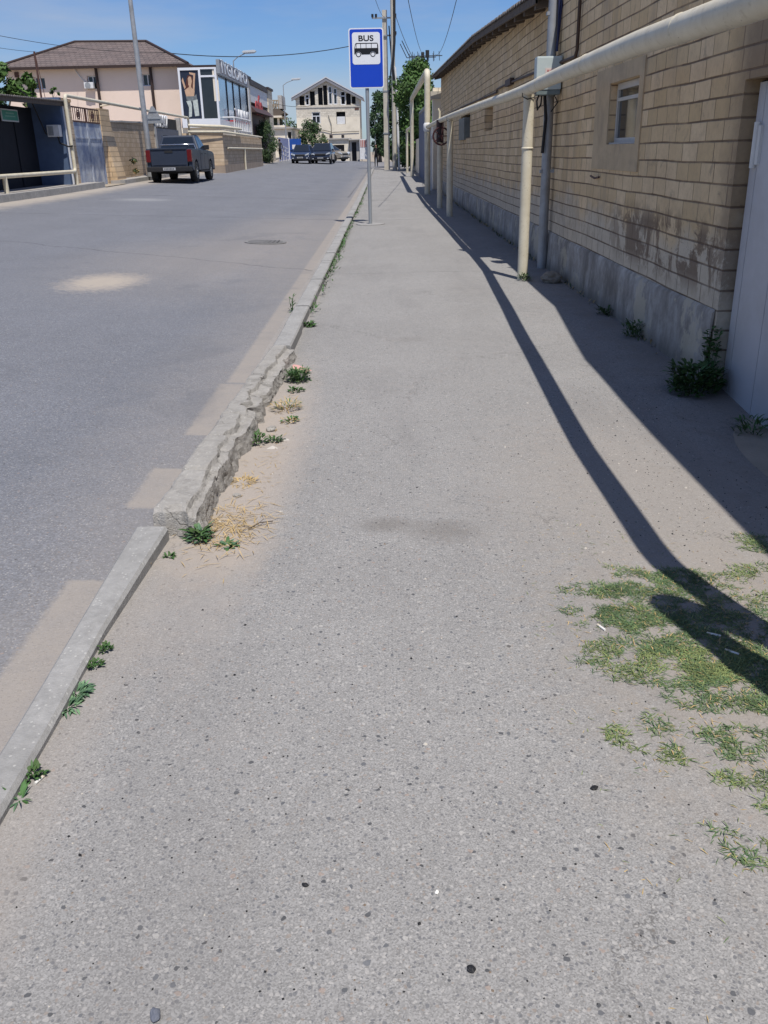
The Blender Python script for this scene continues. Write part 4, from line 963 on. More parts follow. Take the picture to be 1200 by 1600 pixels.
m.build('coping', m_conc2, yl)
# dark yard gate with white ornament
yg = thing('yard_gate', 'dark grey yard gate with white scroll ornament under the glazed bay', 'gate')
yb = 53.2; m = MB(); zt_ = hz(Vector((XY, 48, 0)), 182); zm = hz(Vector((XY, 48, 0)), 200)
m.bb(XY-.05, XY, 47.6, yb, .5, zm); m.build('panel', simple('slate_gate', (.10, .115, .15), .5, .1, 3), yg)
m = MB(); m.bb(XY-.12, XY-.08, 47.6, yb, zm, zt_)
m.build('backing', m_dark, yg)
m = MB()
for i in range(9):
    c = 47.9+i*.33; m.tube([(XY, c+.16*math.cos(t*.7), zm+.35+.28*math.sin(t*.7+i)) for t in range(7)], .035, 5)
m.build('ornament', m_whitep, yg)
for a, b in ((47.505, 47.59), (yb+.005, yb+.3)):
    m = MB(); m.bb(XY-.15, XY+.12, a, b, .3, zt_+.1); m.build('gate_post', m_conc2, yg)
# triangular warning sign, back to the camera
wsn = thing('warning_sign', 'triangular road sign seen from its grey back beside the lamp post', 'road sign')
P = gp(250, 41.5); z0, z1 = hz(P, 193), hz(P, 166)
m = MB(); m.tube([(P.x+.03, P.y+.06, P.z), (P.x, P.y+.06, z1-.15)], .035, 8); m.build('pole', m_galv, wsn)
m = MB(); s_ = .48; m.prism([(P.x-s_, z0), (P.x+s_, z0), (P.x+.05, z1), (P.x-.05, z1)], lambda u, v, w: (u, w, v), P.y-.02, P.y+.01); m.build('plate', m_galv, wsn)
m = MB(); m.bb(P.x-.32, P.x+.32, P.y-.045, P.y-.021, z0+.18, z0+.23); m.bb(P.x-.18, P.x+.18, P.y-.045, P.y-.021, z0+.48, z0+.52); m.build('stiffener', m_polemet, wsn)

# ------------------------------------------------------------------ pink house
ho = thing('pink_house', 'two storey pale pink house with a brown hipped roof on the left', 'house')
YF = 60.0
F = lambda px, py: ony(px, py, YF)
xl, xr = F(14, 150).x, F(289, 150).x; ze = F(150, 104).z; zg = .6
rects = [(54, 69, 120, 131), (137, 151, 118, 131), (222, 237, 115, 126)]
hl = []
for a, b, c, d in rects:
    p, q = F(a, d), F(b, c); hl.append((p.x, q.x, p.z-.3, q.z))
m = MB(); fh = lambda u, v, w: (u, YF+w, v)
holes_wall(m, fh, xl, xr, zg-.5, ze, hl, .3)
m.poly([(xr, YF, zg-.5), (xr, YF+10, zg-.5), (xr, YF+10, ze), (xr, YF, ze)]); m.poly([(xl, YF+10, zg-.5), (xl, YF, zg-.5), (xl, YF, ze), (xl, YF+10, ze)]); m.poly([(xr, YF+10, zg-.5), (xl, YF+10, zg-.5), (xl, YF+10, ze), (xr, YF+10, ze)])
m.build('wall', m_pink, ho)
for (a, b, c, d) in hl:
    m = MB(); m.bb(a, b, YF+.2, YF+.26, c, c+.06); m.bb(a, b, YF+.2, YF+.26, d-.06, d); m.bb(a, a+.06, YF+.2, YF+.26, c+.06, d-.06); m.bb(b-.06, b, YF+.2, YF+.26, c+.06, d-.06); m.bb((a+b)/2-.03, (a+b)/2+.03, YF+.2, YF+.26, c+.06, d-.06)
    w = m.build('window', m_upvc, ho); m = MB(); m.bb(a+.01, b-.01, YF+.265, YF+.28, c+.01, d-.01); m.build('pane', m_glass, w)
m = MB(); o_ = .45; ra = ony(117, 66, YF+5); rb = ony(228, 65, YF+5)
e4 = [(xl-o_, YF-o_, ze), (xr+o_, YF-o_, ze), (xr+o_, YF+10+o_, ze), (xl-o_, YF+10+o_, ze)]
m.poly([e4[0], e4[1], rb, ra]); m.poly([e4[1], e4[2], rb]); m.poly([e4[2], e4[3], ra, rb]); m.poly([e4[3], e4[0], ra]); m.poly([(x, y, z-.02) for x, y, z in e4[::-1]])
rf = m.build('roof', m_tile, ho)
m = MB()
for a, b in ((e4[0], ra), (e4[1], rb), (ra, rb)): m.tube([Vector(a)+Vector((0, 0, .03)), Vector(b)+Vector((0, 0, .03))], .09, 6)
m.build('ridge_cap', m_gutterbrown, rf)
m = MB(); m.bb(xl-o_-.06, xr+o_+.06, YF-o_-.08, YF-o_+.06, ze-.13, ze+.02); m.build('gutter', m_gutterbrown, ho)
for a, b in ((150, 157), (235, 240)):
    p, q = F(a, 105), F(b, 172); m = MB(); m.tube([(p.x, YF-.12, p.z), (p.x+.03, YF-.12, q.z-1.5)], .09, 8); m.build('downpipe', m_gutterbrown, ho)
m = MB(); p, q = F(24, 121), F(29, 113); m.bb(p.x, q.x, YF-.1, YF+.01, p.z, q.z); m.build('wall_lantern', m_brown, ho)
ac = thing('air_conditioner', 'white air conditioner unit on the pink house wall', 'air conditioner')
p, q = F(135, 139), F(148, 129)
m = MB(); m.bb(p.x, q.x, YF-.4, YF-.06, p.z, q.z); m.bb(p.x+.05, p.x+.1, YF-.06, YF+.01, p.z-.05, p.z); m.build('case', m_whitep, ac, bevel=.02)
m = MB(); cx, cz = (p.x+q.x)/2-.05, (p.z+q.z)/2; m.prism([(cx+.17*math.cos(6.283*i/16), cz+.17*math.sin(6.283*i/16)) for i in range(16)], lambda u, v, w: (u, w, v), YF-.415, YF-.401); m.build('fan_grille', m_galv, ac)
m = MB(); m.tube([(p.x+.1, YF-.05, q.z-.1), (p.x-.25, YF-.05, q.z+.3), (p.x-.7, YF-.05, q.z+1.0)], .025, 6); m.build('hose', m_whitep, ac)
tree('fig_tree', 'bushy green tree behind the left end of the garage canopy', 'tree', tuple(gp(18, 42)), 5.1, 1.0, 1.6, 2.2, 1500, .34, [m_leaf1, m_leaf3], 21, nclump=12)
tree('fig_tree', 'small round fig tree rising above the canopy in front of the pink house', 'tree', tuple(gp(66, 42)), 4.45, .60, .7, 2.9, 520, .34, [m_leaf3, m_leaf1], 22, nclump=7)
tree('creeper_shrub', 'tuft of creeper on top of the slate blue garage end wall', 'shrub', (-11.3, 33.4, 3.35), .42, .3, .2, .02, 90, .12, [m_leaf1, m_leaf3], 23, nclump=4)

# ------------------------------------------------------------------ glazed shop
sh = thing('glazed_shop', 'two storey shop with a white framed bay and blue glazed upper floor', 'shop')
YS = 58.0
G = lambda px, py: ony(px, py, YS)
c = G(345, 200); xc = c.x; x0 = G(286, 200).x
zb_, zt_, zs = G(320, 187).z, G(320, 105).z, G(320, 199).z
y_end = 70.5
sxp = lambda px, py: onx(px, py, xc)                     # point on the street side
m = MB(); zg = .6
m.poly([(x0, YS+.25, zg-.4), (xc-.05, YS+.25, zg-.4), (xc-.05, YS+.25, zs), (x0, YS+.25, zs)]); m.poly([(xc-.05, YS+.25, zg-.4), (xc-.05, y_end, zg-.4), (xc-.05, y_end, zs), (xc-.05, YS+.25, zs)])
m.poly([(x0-.6, YS+.25, zs), (x0-.6, y_end, zs), (x0-.6, y_end, zg-.4), (x0-.6, YS+.25, zg-.4)]); m.poly([(x0, YS+.25, zg-.4), (x0, YS+.25, zs), (x0-.6, YS+.25, zs), (x0-.6, YS+.25, zg-.4)])
m.build('ground_floor', m_rendercream, sh)
m = MB(); m.bb(x0, xc, YS, y_end, zs, zb_); m.build('white_band', m_upvc, sh)
m = MB(); m.bb(x0, xc, YS, y_end, zt_, zt_+.12); m.build('roof', m_gutterbrown, sh)
m = MB(); xm = G(314, 150).x; w_ = .12
for a in (x0, xm-.05, xc-w_): m.bb(a, a+w_, YS, YS+.12, zb_, zt_)
ztr = G(320, 119).z; xs = G(335, 150).x
m.bb(x0+w_, xm-.05, YS, YS+.12, zt_-.14, zt_); m.bb(xm-.05+w_, xc-w_, YS, YS+.12, zt_-.10, zt_); m.bb(xm-.05+w_, xc-w_, YS, YS+.12, ztr-.05, ztr+.05)
m.bb(x0+w_, xm-.05, YS, YS+.12, zb_, zb_+.06); m.bb(xm-.05+w_, xc-w_, YS, YS+.12, zb_, zb_+.06)
bw = m.build('bay_window', m_upvc, sh)
m = MB(); m.bb(xm+.08, xc-.1, YS+.06, YS+.08, zb_+.05, zt_-.08); m.build('pane', m_glass, bw)
m = MB(); m.bb(xs-.02, xs+.30, YS+.045, YS+.058, zb_+1.0, zt_-.12); m.build('curtain', m_rendercream, bw)
# poster: a plain generic figure in light clothes
pa, pb_ = x0+w_+.01, xm-.06
pz0_, pz1_ = zb_+.07, zt_-.15
m = MB(); PF = lambda u, v, w: (pa+(pb_-pa)*u, YS+.05-w, pz0_+(pz1_-pz0_)*v)
pol = lambda pts, mi, w: m.prism(pts, PF, w-.003, w, mi)
pol([(0, 0), (1, 0), (1, 1), (0, 1)], 0, .003)
pol([(.2, .60), (.28, .78), (.40, .90), (.62, .90), (.74, .76), (.66, .62), (.5, .66)], 1, .006)       # hair
pol([(.40, .70), (.40, .84), (.48, .88), (.58, .87), (.62, .78), (.54, .68)], 2, .009)                 # face
pol([(.16, .60), (.42, .66), (.43, .72), (.54, .70), (.55, .65), (.72, .58), (.66, .46), (.22, .47)], 2, .008)
pol([(.05, .80), (.16, .62), (.24, .66), (.12, .86)], 2, .007); pol([(.70, .56), (.84, .94), (.50, .965), (.52, .925), (.72, .90), (.62, .60)], 2, .007)
pol([(.2, .47), (.68, .47), (.80, .52), (.82, .40), (.62, .36), (.24, .38)], 3, .010)
pol([(.20, .37), (.46, .38), (.50, .28), (.44, .05), (.27, .03), (.32, .24)], 4, .011); pol([(.56, .38), (.84, .40), (.86, .06), (.62, .05)], 4, .011)
m.build('poster', [simple('poster_navy', (.02, .028, .05), .4), simple('poster_hair', (.09, .03, .02), .5), simple('poster_skin', (.55, .36, .24), .5), simple('poster_grey', (.17, .19, .20), .5, .4, 9), simple('poster_pale', (.50, .55, .52), .5, .25, 9)], bw)
# street side glazing
yy = [YS+.12]+[onx(px, 150, xc).y for px in (355, 365, 375)]+[y_end]
m = MB(); m.bb(xc-.06, xc-.02, YS+.14, y_end-.05, zb_, zt_-.02); gl = m.build('glazing', m_glassblue, sh)
for y in yy[1:-1]:
    m = MB(); m.bb(xc-.02, xc+.03, y-.04, y+.04, zb_, zt_-.3); m.build('mullion', m_dark, gl)
m = MB(); m.bb(xc-.02, xc+.035, y_end-.45, y_end-.021, zg-.2, zt_); m.build('mullion', m_dark, gl)
m = MB(); m.bb(xc-.06, xc+.08, y_end-.02, y_end+.5, zg-.2, zt_+.1); m.build('corner_pilaster', m_whitep, sh)
# signboard
sb = thing('shop_signboard', 'long dark signboard with white letters along the top of the glazed shop', 'sign')
zs0, zs1 = zt_-.35, hz(Vector((xc+.15, YS, 0)), 94)
m = MB(); m.bb(xc+.05, xc+.22, YS-.05, y_end-.6, zs0, zs1); m.build('board', m_signbrown, sb)
m = MB(); m.bb(xc+.04, xc+.24, YS-.06, y_end-.6, zs0-.05, zs0); m.bb(xc+.04, xc+.24, YS-.06, y_end-.6, zs1, zs1+.05); m.bb(xc+.04, xc+.24, YS-.10, YS-.05, zs0, zs1); m.build('frame', m_polemet, sb)
MT = Matrix.Translation((xc+.23, (YS+y_end)/2-.3, zs0+.12)) @ Matrix.Rotation(rad(90), 4, 'Z') @ Matrix.Rotation(rad(90), 4, 'X')
text_mesh('lettering', 'IYGLOIFO', .98, m_white, sb, MT, width=10.6, extrude=.01)
s2 = thing('shop_sign_letters', 'white standing letters on a red rail below the glazed shop floor', 'sign')
zq = hz(Vector((xc+.4, 63, 0)), 188)
MT = Matrix.Translation((xc+.35, 65.0, zq)) @ Matrix.Rotation(rad(90), 4, 'Z') @ Matrix.Rotation(rad(90), 4, 'X')
text_mesh('lettering', 'TWAVIVT', .95, m_whitep, s2, MT, width=6.4, extrude=.03)
m = MB(); m.bb(xc+.28, xc+.34, 61.7, 68.3, zq-.1, zq); m.bb(xc-.03, xc+.28, 61.8, 61.9, zq-.1, zq-.02); m.bb(xc-.03, xc+.28, 68.1, 68.2, zq-.1, zq-.02)
m.build('rail', m_redlogo, s2)
# landing rail
ra_ = thing('stair_landing', 'small landing with white balusters in front of the glazed shop', 'landing')
zl = hz(Vector((xc+.6, 62, 0)), 209); zl1 = hz(Vector((xc+.6, 62, 0)), 186)
m = MB(); m.bb(xc-.04, xc+.75, 58.8, 69.5, zl-.2, zl); m.build('slab', m_conc2, ra_)
m = MB()
for y in steps(58.9, 66, .75): m.tube([(xc+.7, y, zl), (xc+.7, y, zl1)], .04, 6)
m.tube([(xc+.7, 58.9, zl1), (xc+.7, 66, zl1)], .05, 6); m.tube([(xc+.7, 58.9, zl+.15), (xc+.7, 66, zl+.15)], .04, 6); m.tube([(xc+.0, 58.9, zl1), (xc+.7, 58.9, zl1)], .05, 6); m.build('railing', m_whitep, ra_)
# stone wall under the shop, with cream pipes
wl = thing('yard_wall', 'sunlit limestone wall below the glazed shop with a dark foot', 'wall')
XS = xc+.8
m = MB(); m.bb(XY+.05, XS, 53.55, 53.85, .3, hz(Vector((XS, 53.6, 0)), 207)); m.bb(XS-.3, XS, 53.851, 70.5, .3, hz(Vector((XS, 60, 0)), 213)); m.build('wall', m_stoneY, wl)
m = MB(); m.bb(XS, XS+.03, 53.5, 70.5, .3, 1.0); m.bb(XY+.3, XS, 53.515, 53.548, .3, .95); m.build('dark_foot', simple('dark_foot_render', (.34, .27, .21), .95, .2, 2), wl)  # bottom strip of the wall, darker than the stone above
gp2 = thing('gas_pipe', 'pair of thin cream pipes along the limestone wall below the shop', 'pipe')
za = hz(Vector((XS, 54, 0)), 195); zb2 = hz(Vector((XS, 54, 0)), 205)
m = MB(); m.tube([(XY+.5, 53.4, za), (XS+.1, 53.4, za-.12), (XS+.12, 60, za-.1)], .07, 8); m.tube([(XY+.5, 53.3, zb2), (XS+.14, 53.4, zb2-.05), (XS+.12, 70, zb2-.1)], .05, 8); zz = hz(Vector((XS+.1, 62, 0)), 232); m.tube([(XS+.1, 54.5, zz), (XS+.1, 70, zz-.0)], .05, 8); m.build('pipe', m_pipe, gp2)
m = MB(); P = gp(362, 60); m.tube([(XS+.1, 61, .6), (XS+.1, 61, zz)], .06, 8); m.build('post', m_pipe, gp2)
ln = thing('leaning_pole', 'thin grey pole leaning against the stair landing of the shop', 'pole')
P = gp(375, 62.5); q = ony(385, 165, P.y); m = MB(); m.tube([(P.x, P.y, P.z), (q.x, P.y, q.z)], .05, 7); m.build('pole', m_polemet, ln)

# ------------------------------------------------------------------ building with red logo
rl = thing('panel_building', 'pale building with stone pillars, red logo panel and dark brown shutter left of the street', 'building')
XR = xc-.25
ya, yb_, yc_, yd = 71.1, 73.2, 84.5, 87.5
zA = hz(Vector((XR, ya, 0)), 121); zD = hz(Vector((XR, yb_, 0)), 122)
zm1 = hz(Vector((XR, yb_, 0)), 158)
m_pill = mk_stone('pillar_limestone', (.66, .58, .45), (.76, .68, .55), .5, .3, (.50, .43, .33))
for a, b in ((ya, yb_), (yc_, yd)):
    m = MB(); m.bb(XR-5, XR+.1, a, b, .4, zA); m.build('pillar', m_pill, rl)
m = MB(); m.bb(XR-5, XR, yb_+.01, yc_-.01, zm1, zA-.3); pn = m.build('white_panel', m_whitep, rl)
m = MB(); m.bb(XR-5, XR-.3, yb_+.01, yc_-.01, .6, zm1); m.prism([(XR-.3, zm1+.0), (XR+.5, zm1-.75), (XR-.3, zm1-.75)], lambda u, v, w: (u, w, v), yb_+.02, yc_-.02); m.build('shutter', m_corrbrown, rl)
m = MB(); m.bb(XR-5, XR+.2, ya-.2, yb_+.3, zA, zA+.18); m.bb(XR-5, XR+.2, yc_-.3, yd+.2, zA, zA+.18); m.bb(XR-.05, XR+.1, yb_+.3, yc_-.3, zA-.29, zA+.1); m.build('roof_cap', m_gutterbrown, rl)
MT = Matrix.Translation((XR+.03, 78.4, zA-2.2)) @ Matrix.Rotation(rad(90), 4, 'Z') @ Matrix.Rotation(rad(90), 4, 'X')
text_mesh('logo', 'efe', 2.0, m_redlogo, pn, MT, width=4.4, extrude=.02)
cbn = thing('control_cabinet', 'white electric cabinet on two legs beside the dark green bush', 'cabinet')
P = gp(399, 67); z0, z1 = hz(P, 236), hz(P, 213)
m = MB(); m.bb(P.x-.22, P.x+.22, P.y-.2, P.y+.2, z0, z1); cb_ = m.build('case', m_whitep, cbn, bevel=.02)
m = MB(); m.prism([(P.x-.0, z0+.62), (P.x+.14, z0+.62), (P.x+.07, z0+.76)], lambda u, v, w: (u, w, v), P.y-.212, P.y-.203); m.build('warning_mark', m_blue, cb_)
for sx_ in (-.12, .12):
    m = MB(); m.bb(P.x+sx_-.05, P.x+sx_+.05, P.y-.1, P.y+.1, P.z, z0); m.build('leg', m_conc2, cbn)
P = gp(416, 73); tree('oleander_bush', 'large dark green oleander bush beside the white control cabinet', 'bush', (P.x, P.y, P.z+.1), 3.1, 1.1, 1.2, .25, 4200, .24, [m_oleander, m_leaf2], 31, nclump=30, flat=.22, low=.0, tr=.05)
# unfinished house with timber frame
uf = thing('unfinished_house', 'unfinished house with an open timber roof frame far down the left side', 'building')
YU = 112.0; U_ = lambda px, py: ony(px, py, YU)
a, b = U_(419, 215), U_(440, 215)
m = MB(); m.bb(a.x, b.x, YU, YU+6, .5, U_(430, 201).z); m.bb(a.x, U_(447, 200).x, YU-.3, YU+6, U_(430, 199).z, U_(430, 196).z); m.bb(a.x, U_(434, 200).x, YU+.5, YU+6, U_(430, 196).z, U_(430, 184).z, 1); m.bb(a.x-2, U_(442, 200).x, YU-.6, YU+6, U_(430, 184).z, U_(430, 181).z); m.bb(U_(434, 200).x, U_(437, 200).x, YU, YU+.3, U_(430, 196).z, U_(430, 184).z); m.build('wall', [m_rendercream, simple('dark_green_shade', (.05, .07, .045), .8, .3, 2)], uf)
m = MB(); z0, z1, z2_ = U_(430, 181).z, U_(430, 170).z, U_(430, 156).z
m.prism([(a.x, z0+.01), (U_(438, 175).x, z0+.01), (U_(444, 175).x, z0+.3), (U_(436, 170).x, z1), (a.x, z1)], lambda u, v, w: (u, w, v), YU-.4, YU+5); m.build('roof_deck', m_wood, uf)
m = MB()
for px_ in (420, 424, 428, 432, 435): m.bb(U_(px_, 170).x-.06, U_(px_, 170).x+.06, YU, YU+.12, z1, z2_)
for z in (z1+.3, (z1+z2_)/2, z2_-.06): m.bb(a.x, U_(435, 170).x, YU+.13, YU+.22, z-.06, z+.06)
for i in range(3): m.tube([(U_(421+4*i, 170).x, YU+.3, z1), (U_(425+4*i, 170).x, YU+.3, z2_)], .06, 5)
m.build('timber_frame', simple('raw_timber', (.34, .27, .19), .9, .2, 6), uf)
m = MB(); x_ = U_(435.5, 160).x; m.bb(x_-.1, x_+.35, YU+.05, YU+4, z1, U_(430, 149).z); m.build('end_wall', m_conc2, uf)
sl_ = thing('side_house', 'low beige house with a small dark window beside the second street lamp', 'building')
YV = 104.0; V_ = lambda px, py: ony(px, py, YV)
m = MB(); fv = lambda u, v, w: (u, YV+w, v)
p, q = V_(450, 217), V_(455, 206); holes_wall(m, fv, V_(430, 230).x, V_(457, 230).x, .4, V_(440, 201).z, [(p.x, q.x, p.z, q.z)], .3); x2 = V_(457, 230).x; m.poly([(x2, YV, .4), (x2, YV+8, .4), (x2, YV+8, V_(440, 201).z), (x2, YV, V_(440, 201).z)]); m.bb(p.x-.05, q.x+.05, YV+.3, YV+.35, p.z-.05, q.z+.05, 1); m.build('wall', [m_rendercream, m_glass], sl_)
m = MB(); m.bb(V_(428, 200).x, V_(459, 200).x, YV-.3, YV+8, V_(440, 201).z, V_(440, 199).z); m.build('roof', m_conc2, sl_)
bf = thing('blue_fence', 'bright blue sheet metal fence with a white notice behind the parked cars', 'fence')
YB = 99.0; B_ = lambda px, py: ony(px, py, YB)
m = MB(); m.bb(B_(452, 230).x, B_(470, 230).x, YB, YB+.08, .4, B_(460, 217).z)
for px_ in (452, 456, 460.5, 465, 470): m.bb(B_(px_, 230).x-.04, B_(px_, 230).x+.04, YB-.05, YB, .4, B_(460, 216).z)
m.build('panel', m_bluefence, bf)
m = MB(); p, q = B_(457, 233), B_(462.5, 226); m.bb(p.x, q.x, YB-.08, YB-.051, p.z, q.z); m.build('notice', m_paper, bf)
lf = thing('lilac_fence', 'lilac sheet fence running towards the bright blue fence', 'fence')
m = MB(); p0 = gp(438, 82); p1 = B_(452, 240); z1 = B_(452, 217).z
m.mesh([(p0.x, p0.y, .5), (p1.x, p1.y, .5), (p1.x, p1.y, z1), (p0.x, p0.y, z1), (p0.x-.08, p0.y, .5), (p1.x-.08, p1.y, .5), (p1.x-.08, p1.y, z1), (p0.x-.08, p0.y, z1)], [(0, 1, 2, 3), (7, 6, 5, 4), (3, 2, 6, 7), (0, 3, 7, 4), (1, 5, 6, 2)]); m.build('panel', m_lilac, lf)
m = MB(); m.tube([(p1.x, p1.y-.1, .5), (p1.x, p1.y-.1, z1+.1)], .09, 8); m.build('post', m_whitep, lf)
hr = thing('handrail', 'white metal handrail on steps beside the person on the left pavement', 'handrail')
m = MB(); A = gp(440, 80); B = gp(451, 84)
for z in (.35, .7, 1.05): m.tube([(A.x, A.y, A.z+z+.35), (B.x, B.y, B.z+z)], .03, 6)
for t in (0, .33, .66, 1): p = A.lerp(B, t); m.tube([(p.x, p.y, p.z), (p.x, p.y, p.z+1.4-.35*t)], .03, 6)
m.build('rail', m_whitep, hr)

# ------------------------------------------------------------------ gabled building closing the street
gb = thing('gabled_building', 'three storey unfinished gabled stone building closing the street', 'building')
YG = 112.0; K = lambda cx_, cy_: ony(440+cx_/8.571, 110+cy_/8.571, YG)
xl, xr, xm = K(203, 700).x, K(1050, 700).x, K(602, 300).x
zeL, zeR, zR = K(203, 345).z, K(1050, 345).z, K(602, 105).z
zg = .3
att = [(240, 298, 345, 468), (318, 362, 322, 468), (380, 438, 280, 468), (487, 542, 232, 465), (556, 602, 200, 465), (625, 668, 212, 455), (693, 736, 238, 455), (790, 848, 278, 462), (866, 919, 308, 462), (942, 986, 348, 448)]
fl2 = [(408, 512, 560, 712), (735, 848, 555, 722)]
hol = []
for a, b, c, d in att+fl2: hol.append((K(a-4, c).x, K(b+4, c).x, K(a, d).z, K(a, c).z))
zbelt = K(600, 625).z
def topz(x): return zeL+(zR-zeL)*(x-xl)/(xm-xl) if x < xm else zR+(zeR-zR)*(x-xm)/(xr-xm)
m = MB()
us = sorted({xl, xr, xm, *[h[0] for h in hol], *[h[1] for h in hol]})
for u0, u1 in zip(us, us[1:]):
    cu = (u0+u1)/2; hs_ = sorted([(h[2], min(h[3], topz(cu)-.15)) for h in hol if h[0] < cu < h[1]])
    lo = zg; 
    for a, b in hs_:
        for s0, s1 in ((lo, a),):
            if s0 < zbelt < s1: m.poly([(u0, YG, s0), (u1, YG, s0), (u1, YG, zbelt), (u0, YG, zbelt)], 1); m.poly([(u0, YG, zbelt), (u1, YG, zbelt), (u1, YG, s1), (u0, YG, s1)], 0)
            else: m.poly([(u0, YG, s0), (u1, YG, s0), (u1, YG, s1), (u0, YG, s1)], 1 if s1 <= zbelt else 0)
        lo = b
    if lo < zbelt: m.poly([(u0, YG, lo), (u1, YG, lo), (u1, YG, zbelt), (u0, YG, zbelt)], 1); lo = zbelt
    m.poly([(u0, YG, lo), (u1, YG, lo), (u1, YG, topz(u1)), (u0, YG, topz(u0))], 0)
for a, b, c, d in hol:
    d = min(d, topz((a+b)/2)-.15); q = [(a, c), (b, c), (b, d), (a, d)]
    for k in range(4):
        (p, r), (s_, t) = q[k], q[(k+1) % 4]; m.poly([(p, YG, r), (s_, YG, t), (s_, YG+.18, t), (p, YG+.18, r)], 0)
D_ = 9
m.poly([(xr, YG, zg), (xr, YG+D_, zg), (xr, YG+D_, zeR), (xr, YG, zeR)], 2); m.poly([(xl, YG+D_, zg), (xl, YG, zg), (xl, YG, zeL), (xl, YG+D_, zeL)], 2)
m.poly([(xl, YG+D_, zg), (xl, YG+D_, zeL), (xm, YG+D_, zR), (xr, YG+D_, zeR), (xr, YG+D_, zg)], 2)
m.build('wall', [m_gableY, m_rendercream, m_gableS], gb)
m = MB(); m.bb(xl+.1, xr-.1, YG+.36, YG+.40, zg, zR-.6)
m = MB(); m.poly([(xl+.1, YG+.7, zg), (xr-.1, YG+.7, zg), (xr-.1, YG+.7, zeR), (xm, YG+.7, zR-.2), (xl+.1, YG+.7, zeL)]); m.build('dark_interior_sheet', m_dark, gb)  # black sheet stands in for the unlit rooms behind the openings
m = MB(); o_ = .45; sl_l = (zR-zeL)/(xm-xl); sl_r = (zR-zeR)/(xr-xm)
for x_e, z_e in ((xl-o_, zeL-o_*sl_l), (xr+o_, zeR-o_*sl_r)):
    m.mesh([(x_e, YG-.4, z_e+.03), (xm, YG-.4, zR+.03), (xm, YG+D_, zR+.03), (x_e, YG+D_, z_e+.03), (x_e, YG-.4, z_e+.16), (xm, YG-.4, zR+.16), (xm, YG+D_, zR+.16), (x_e, YG+D_, z_e+.16)], [(3, 2, 1, 0), (4, 5, 6, 7), (0, 1, 5, 4), (1, 2, 6, 5), (2, 3, 7, 6), (3, 0, 4, 7)])
rf = m.build('roof', simple('pale_roof_sheet', (.55, .56, .58), .5, .1, 2), gb)
m = MB()
for x_e, z_e in ((xl-o_, zeL-o_*sl_l), (xr+o_, zeR-o_*sl_r)):
    m.mesh([(x_e, YG-.36, z_e-.30), (xm, YG-.36, zR-.30), (xm, YG-.36, zR+.03), (x_e, YG-.36, z_e+.03), (x_e, YG-.02, z_e-.30), (xm, YG-.02, zR-.30), (xm, YG-.02, zR+.03), (x_e, YG-.02, z_e+.03)], [(0, 1, 2, 3), (7, 6, 5, 4), (4, 5, 1, 0), (0, 3, 7, 4)])
m.build('verge_board', simple('grey_verge', (.22, .22, .24), .7, .1, 3), rf)
for idx in (1, 5, 6, 7, 10):
    a, b, c, d = hol[idx]; d = min(d, topz((a+b)/2)-.15); t = .08; m = MB(); y0, y1 = YG+.06, YG+.2
    m.bb(a, a+t, y0, y1, c, d); m.bb(b-t, b, y0, y1, c, d); m.bb(a+t, b-t, y0, y1, c, c+t); m.bb(a+t, b-t, y0, y1, d-t, d); m.bb(a+t, b-t, y0, y1, c+(d-c)*.62, c+(d-c)*.62+t)
    if idx in (10,): m.bb((a+b)/2-t/2, (a+b)/2+t/2, y0, y1, c+t, c+(d-c)*.62)
    w = m.build('window', m_upvc, gb)
    if idx in (5, 6, 10): m = MB(); m.bb(a+t, b-t, YG+.15, YG+.17, c+t, d-t); m.build('pane', m_glass, w)
a, b, c, d = hol[11]; m = MB(); m.bb(a+.05, b-.05, YG+.1, YG+.14, c+.02, c+(d-c)*.62); w = m.build('window_blind', m_whitep, gb)
m = MB(); m.bb(xl-.03, xr+.03, YG-.06, YG-.003, K(600, 500).z, K(600, 488).z); m.build('string_course', m_conc2, gb)
m = MB(); p, q = K(980, 530), K(1035, 498); m.bb(p.x, q.x, YG-.03, YG-.004, p.z, q.z); m.build('vent', m_brown, gb)
m = MB(); m.tube([K(625, 600)+Vector((0, -.1, 0)), K(665, 720)+Vector((0, -.1, 0)), K(668, 860)+Vector((0, -.1, 0))], .03, 5); m.tube([K(215, 780)+Vector((0, -.1, 0)), K(560, 800)+Vector((0, -.1, 0)), K(680, 830)+Vector((0, -.1, 0)), K(1040, 815)+Vector((0, -.1, 0))], .03, 5); m.build('cable', m_cable, gb)
# kiosk in front
ki = thing('kiosk', 'low cream flat roofed kiosk with a dark window in front of the gabled building', 'kiosk')
YK = 106.0; Q = lambda cx_, cy_: ony(440+cx_/8.571, 110+cy_/8.571, YK)
m = MB(); p, q = Q(705, 1088), Q(838, 995); z1 = Q(700, 925).z; xa, xb = Q(632, 1000).x, Q(905, 1000).x
fk = lambda u, v, w: (u, YK+w, v); holes_wall(m, fk, xa, xb, .2, z1, [(p.x, q.x, p.z, q.z)], .3); m.poly([(xb, YK, .2), (xb, YK+4, .2), (xb, YK+4, z1), (xb, YK, z1)]); m.poly([(xa, YK+4, .2), (xa, YK, .2), (xa, YK, z1), (xa, YK+4, z1)])
m.build('wall', m_rendercream, ki)
m = MB(); m.bb(p.x-.1, q.x+.1, YK+.3, YK+.34, p.z-.1, q.z+.1); m.build('window', m_dark, ki)
m = MB(); m.bb(xa-.15, xb+.15, YK-.2, YK+4, z1, z1+.12); m.build('roof', m_conc2, ki)
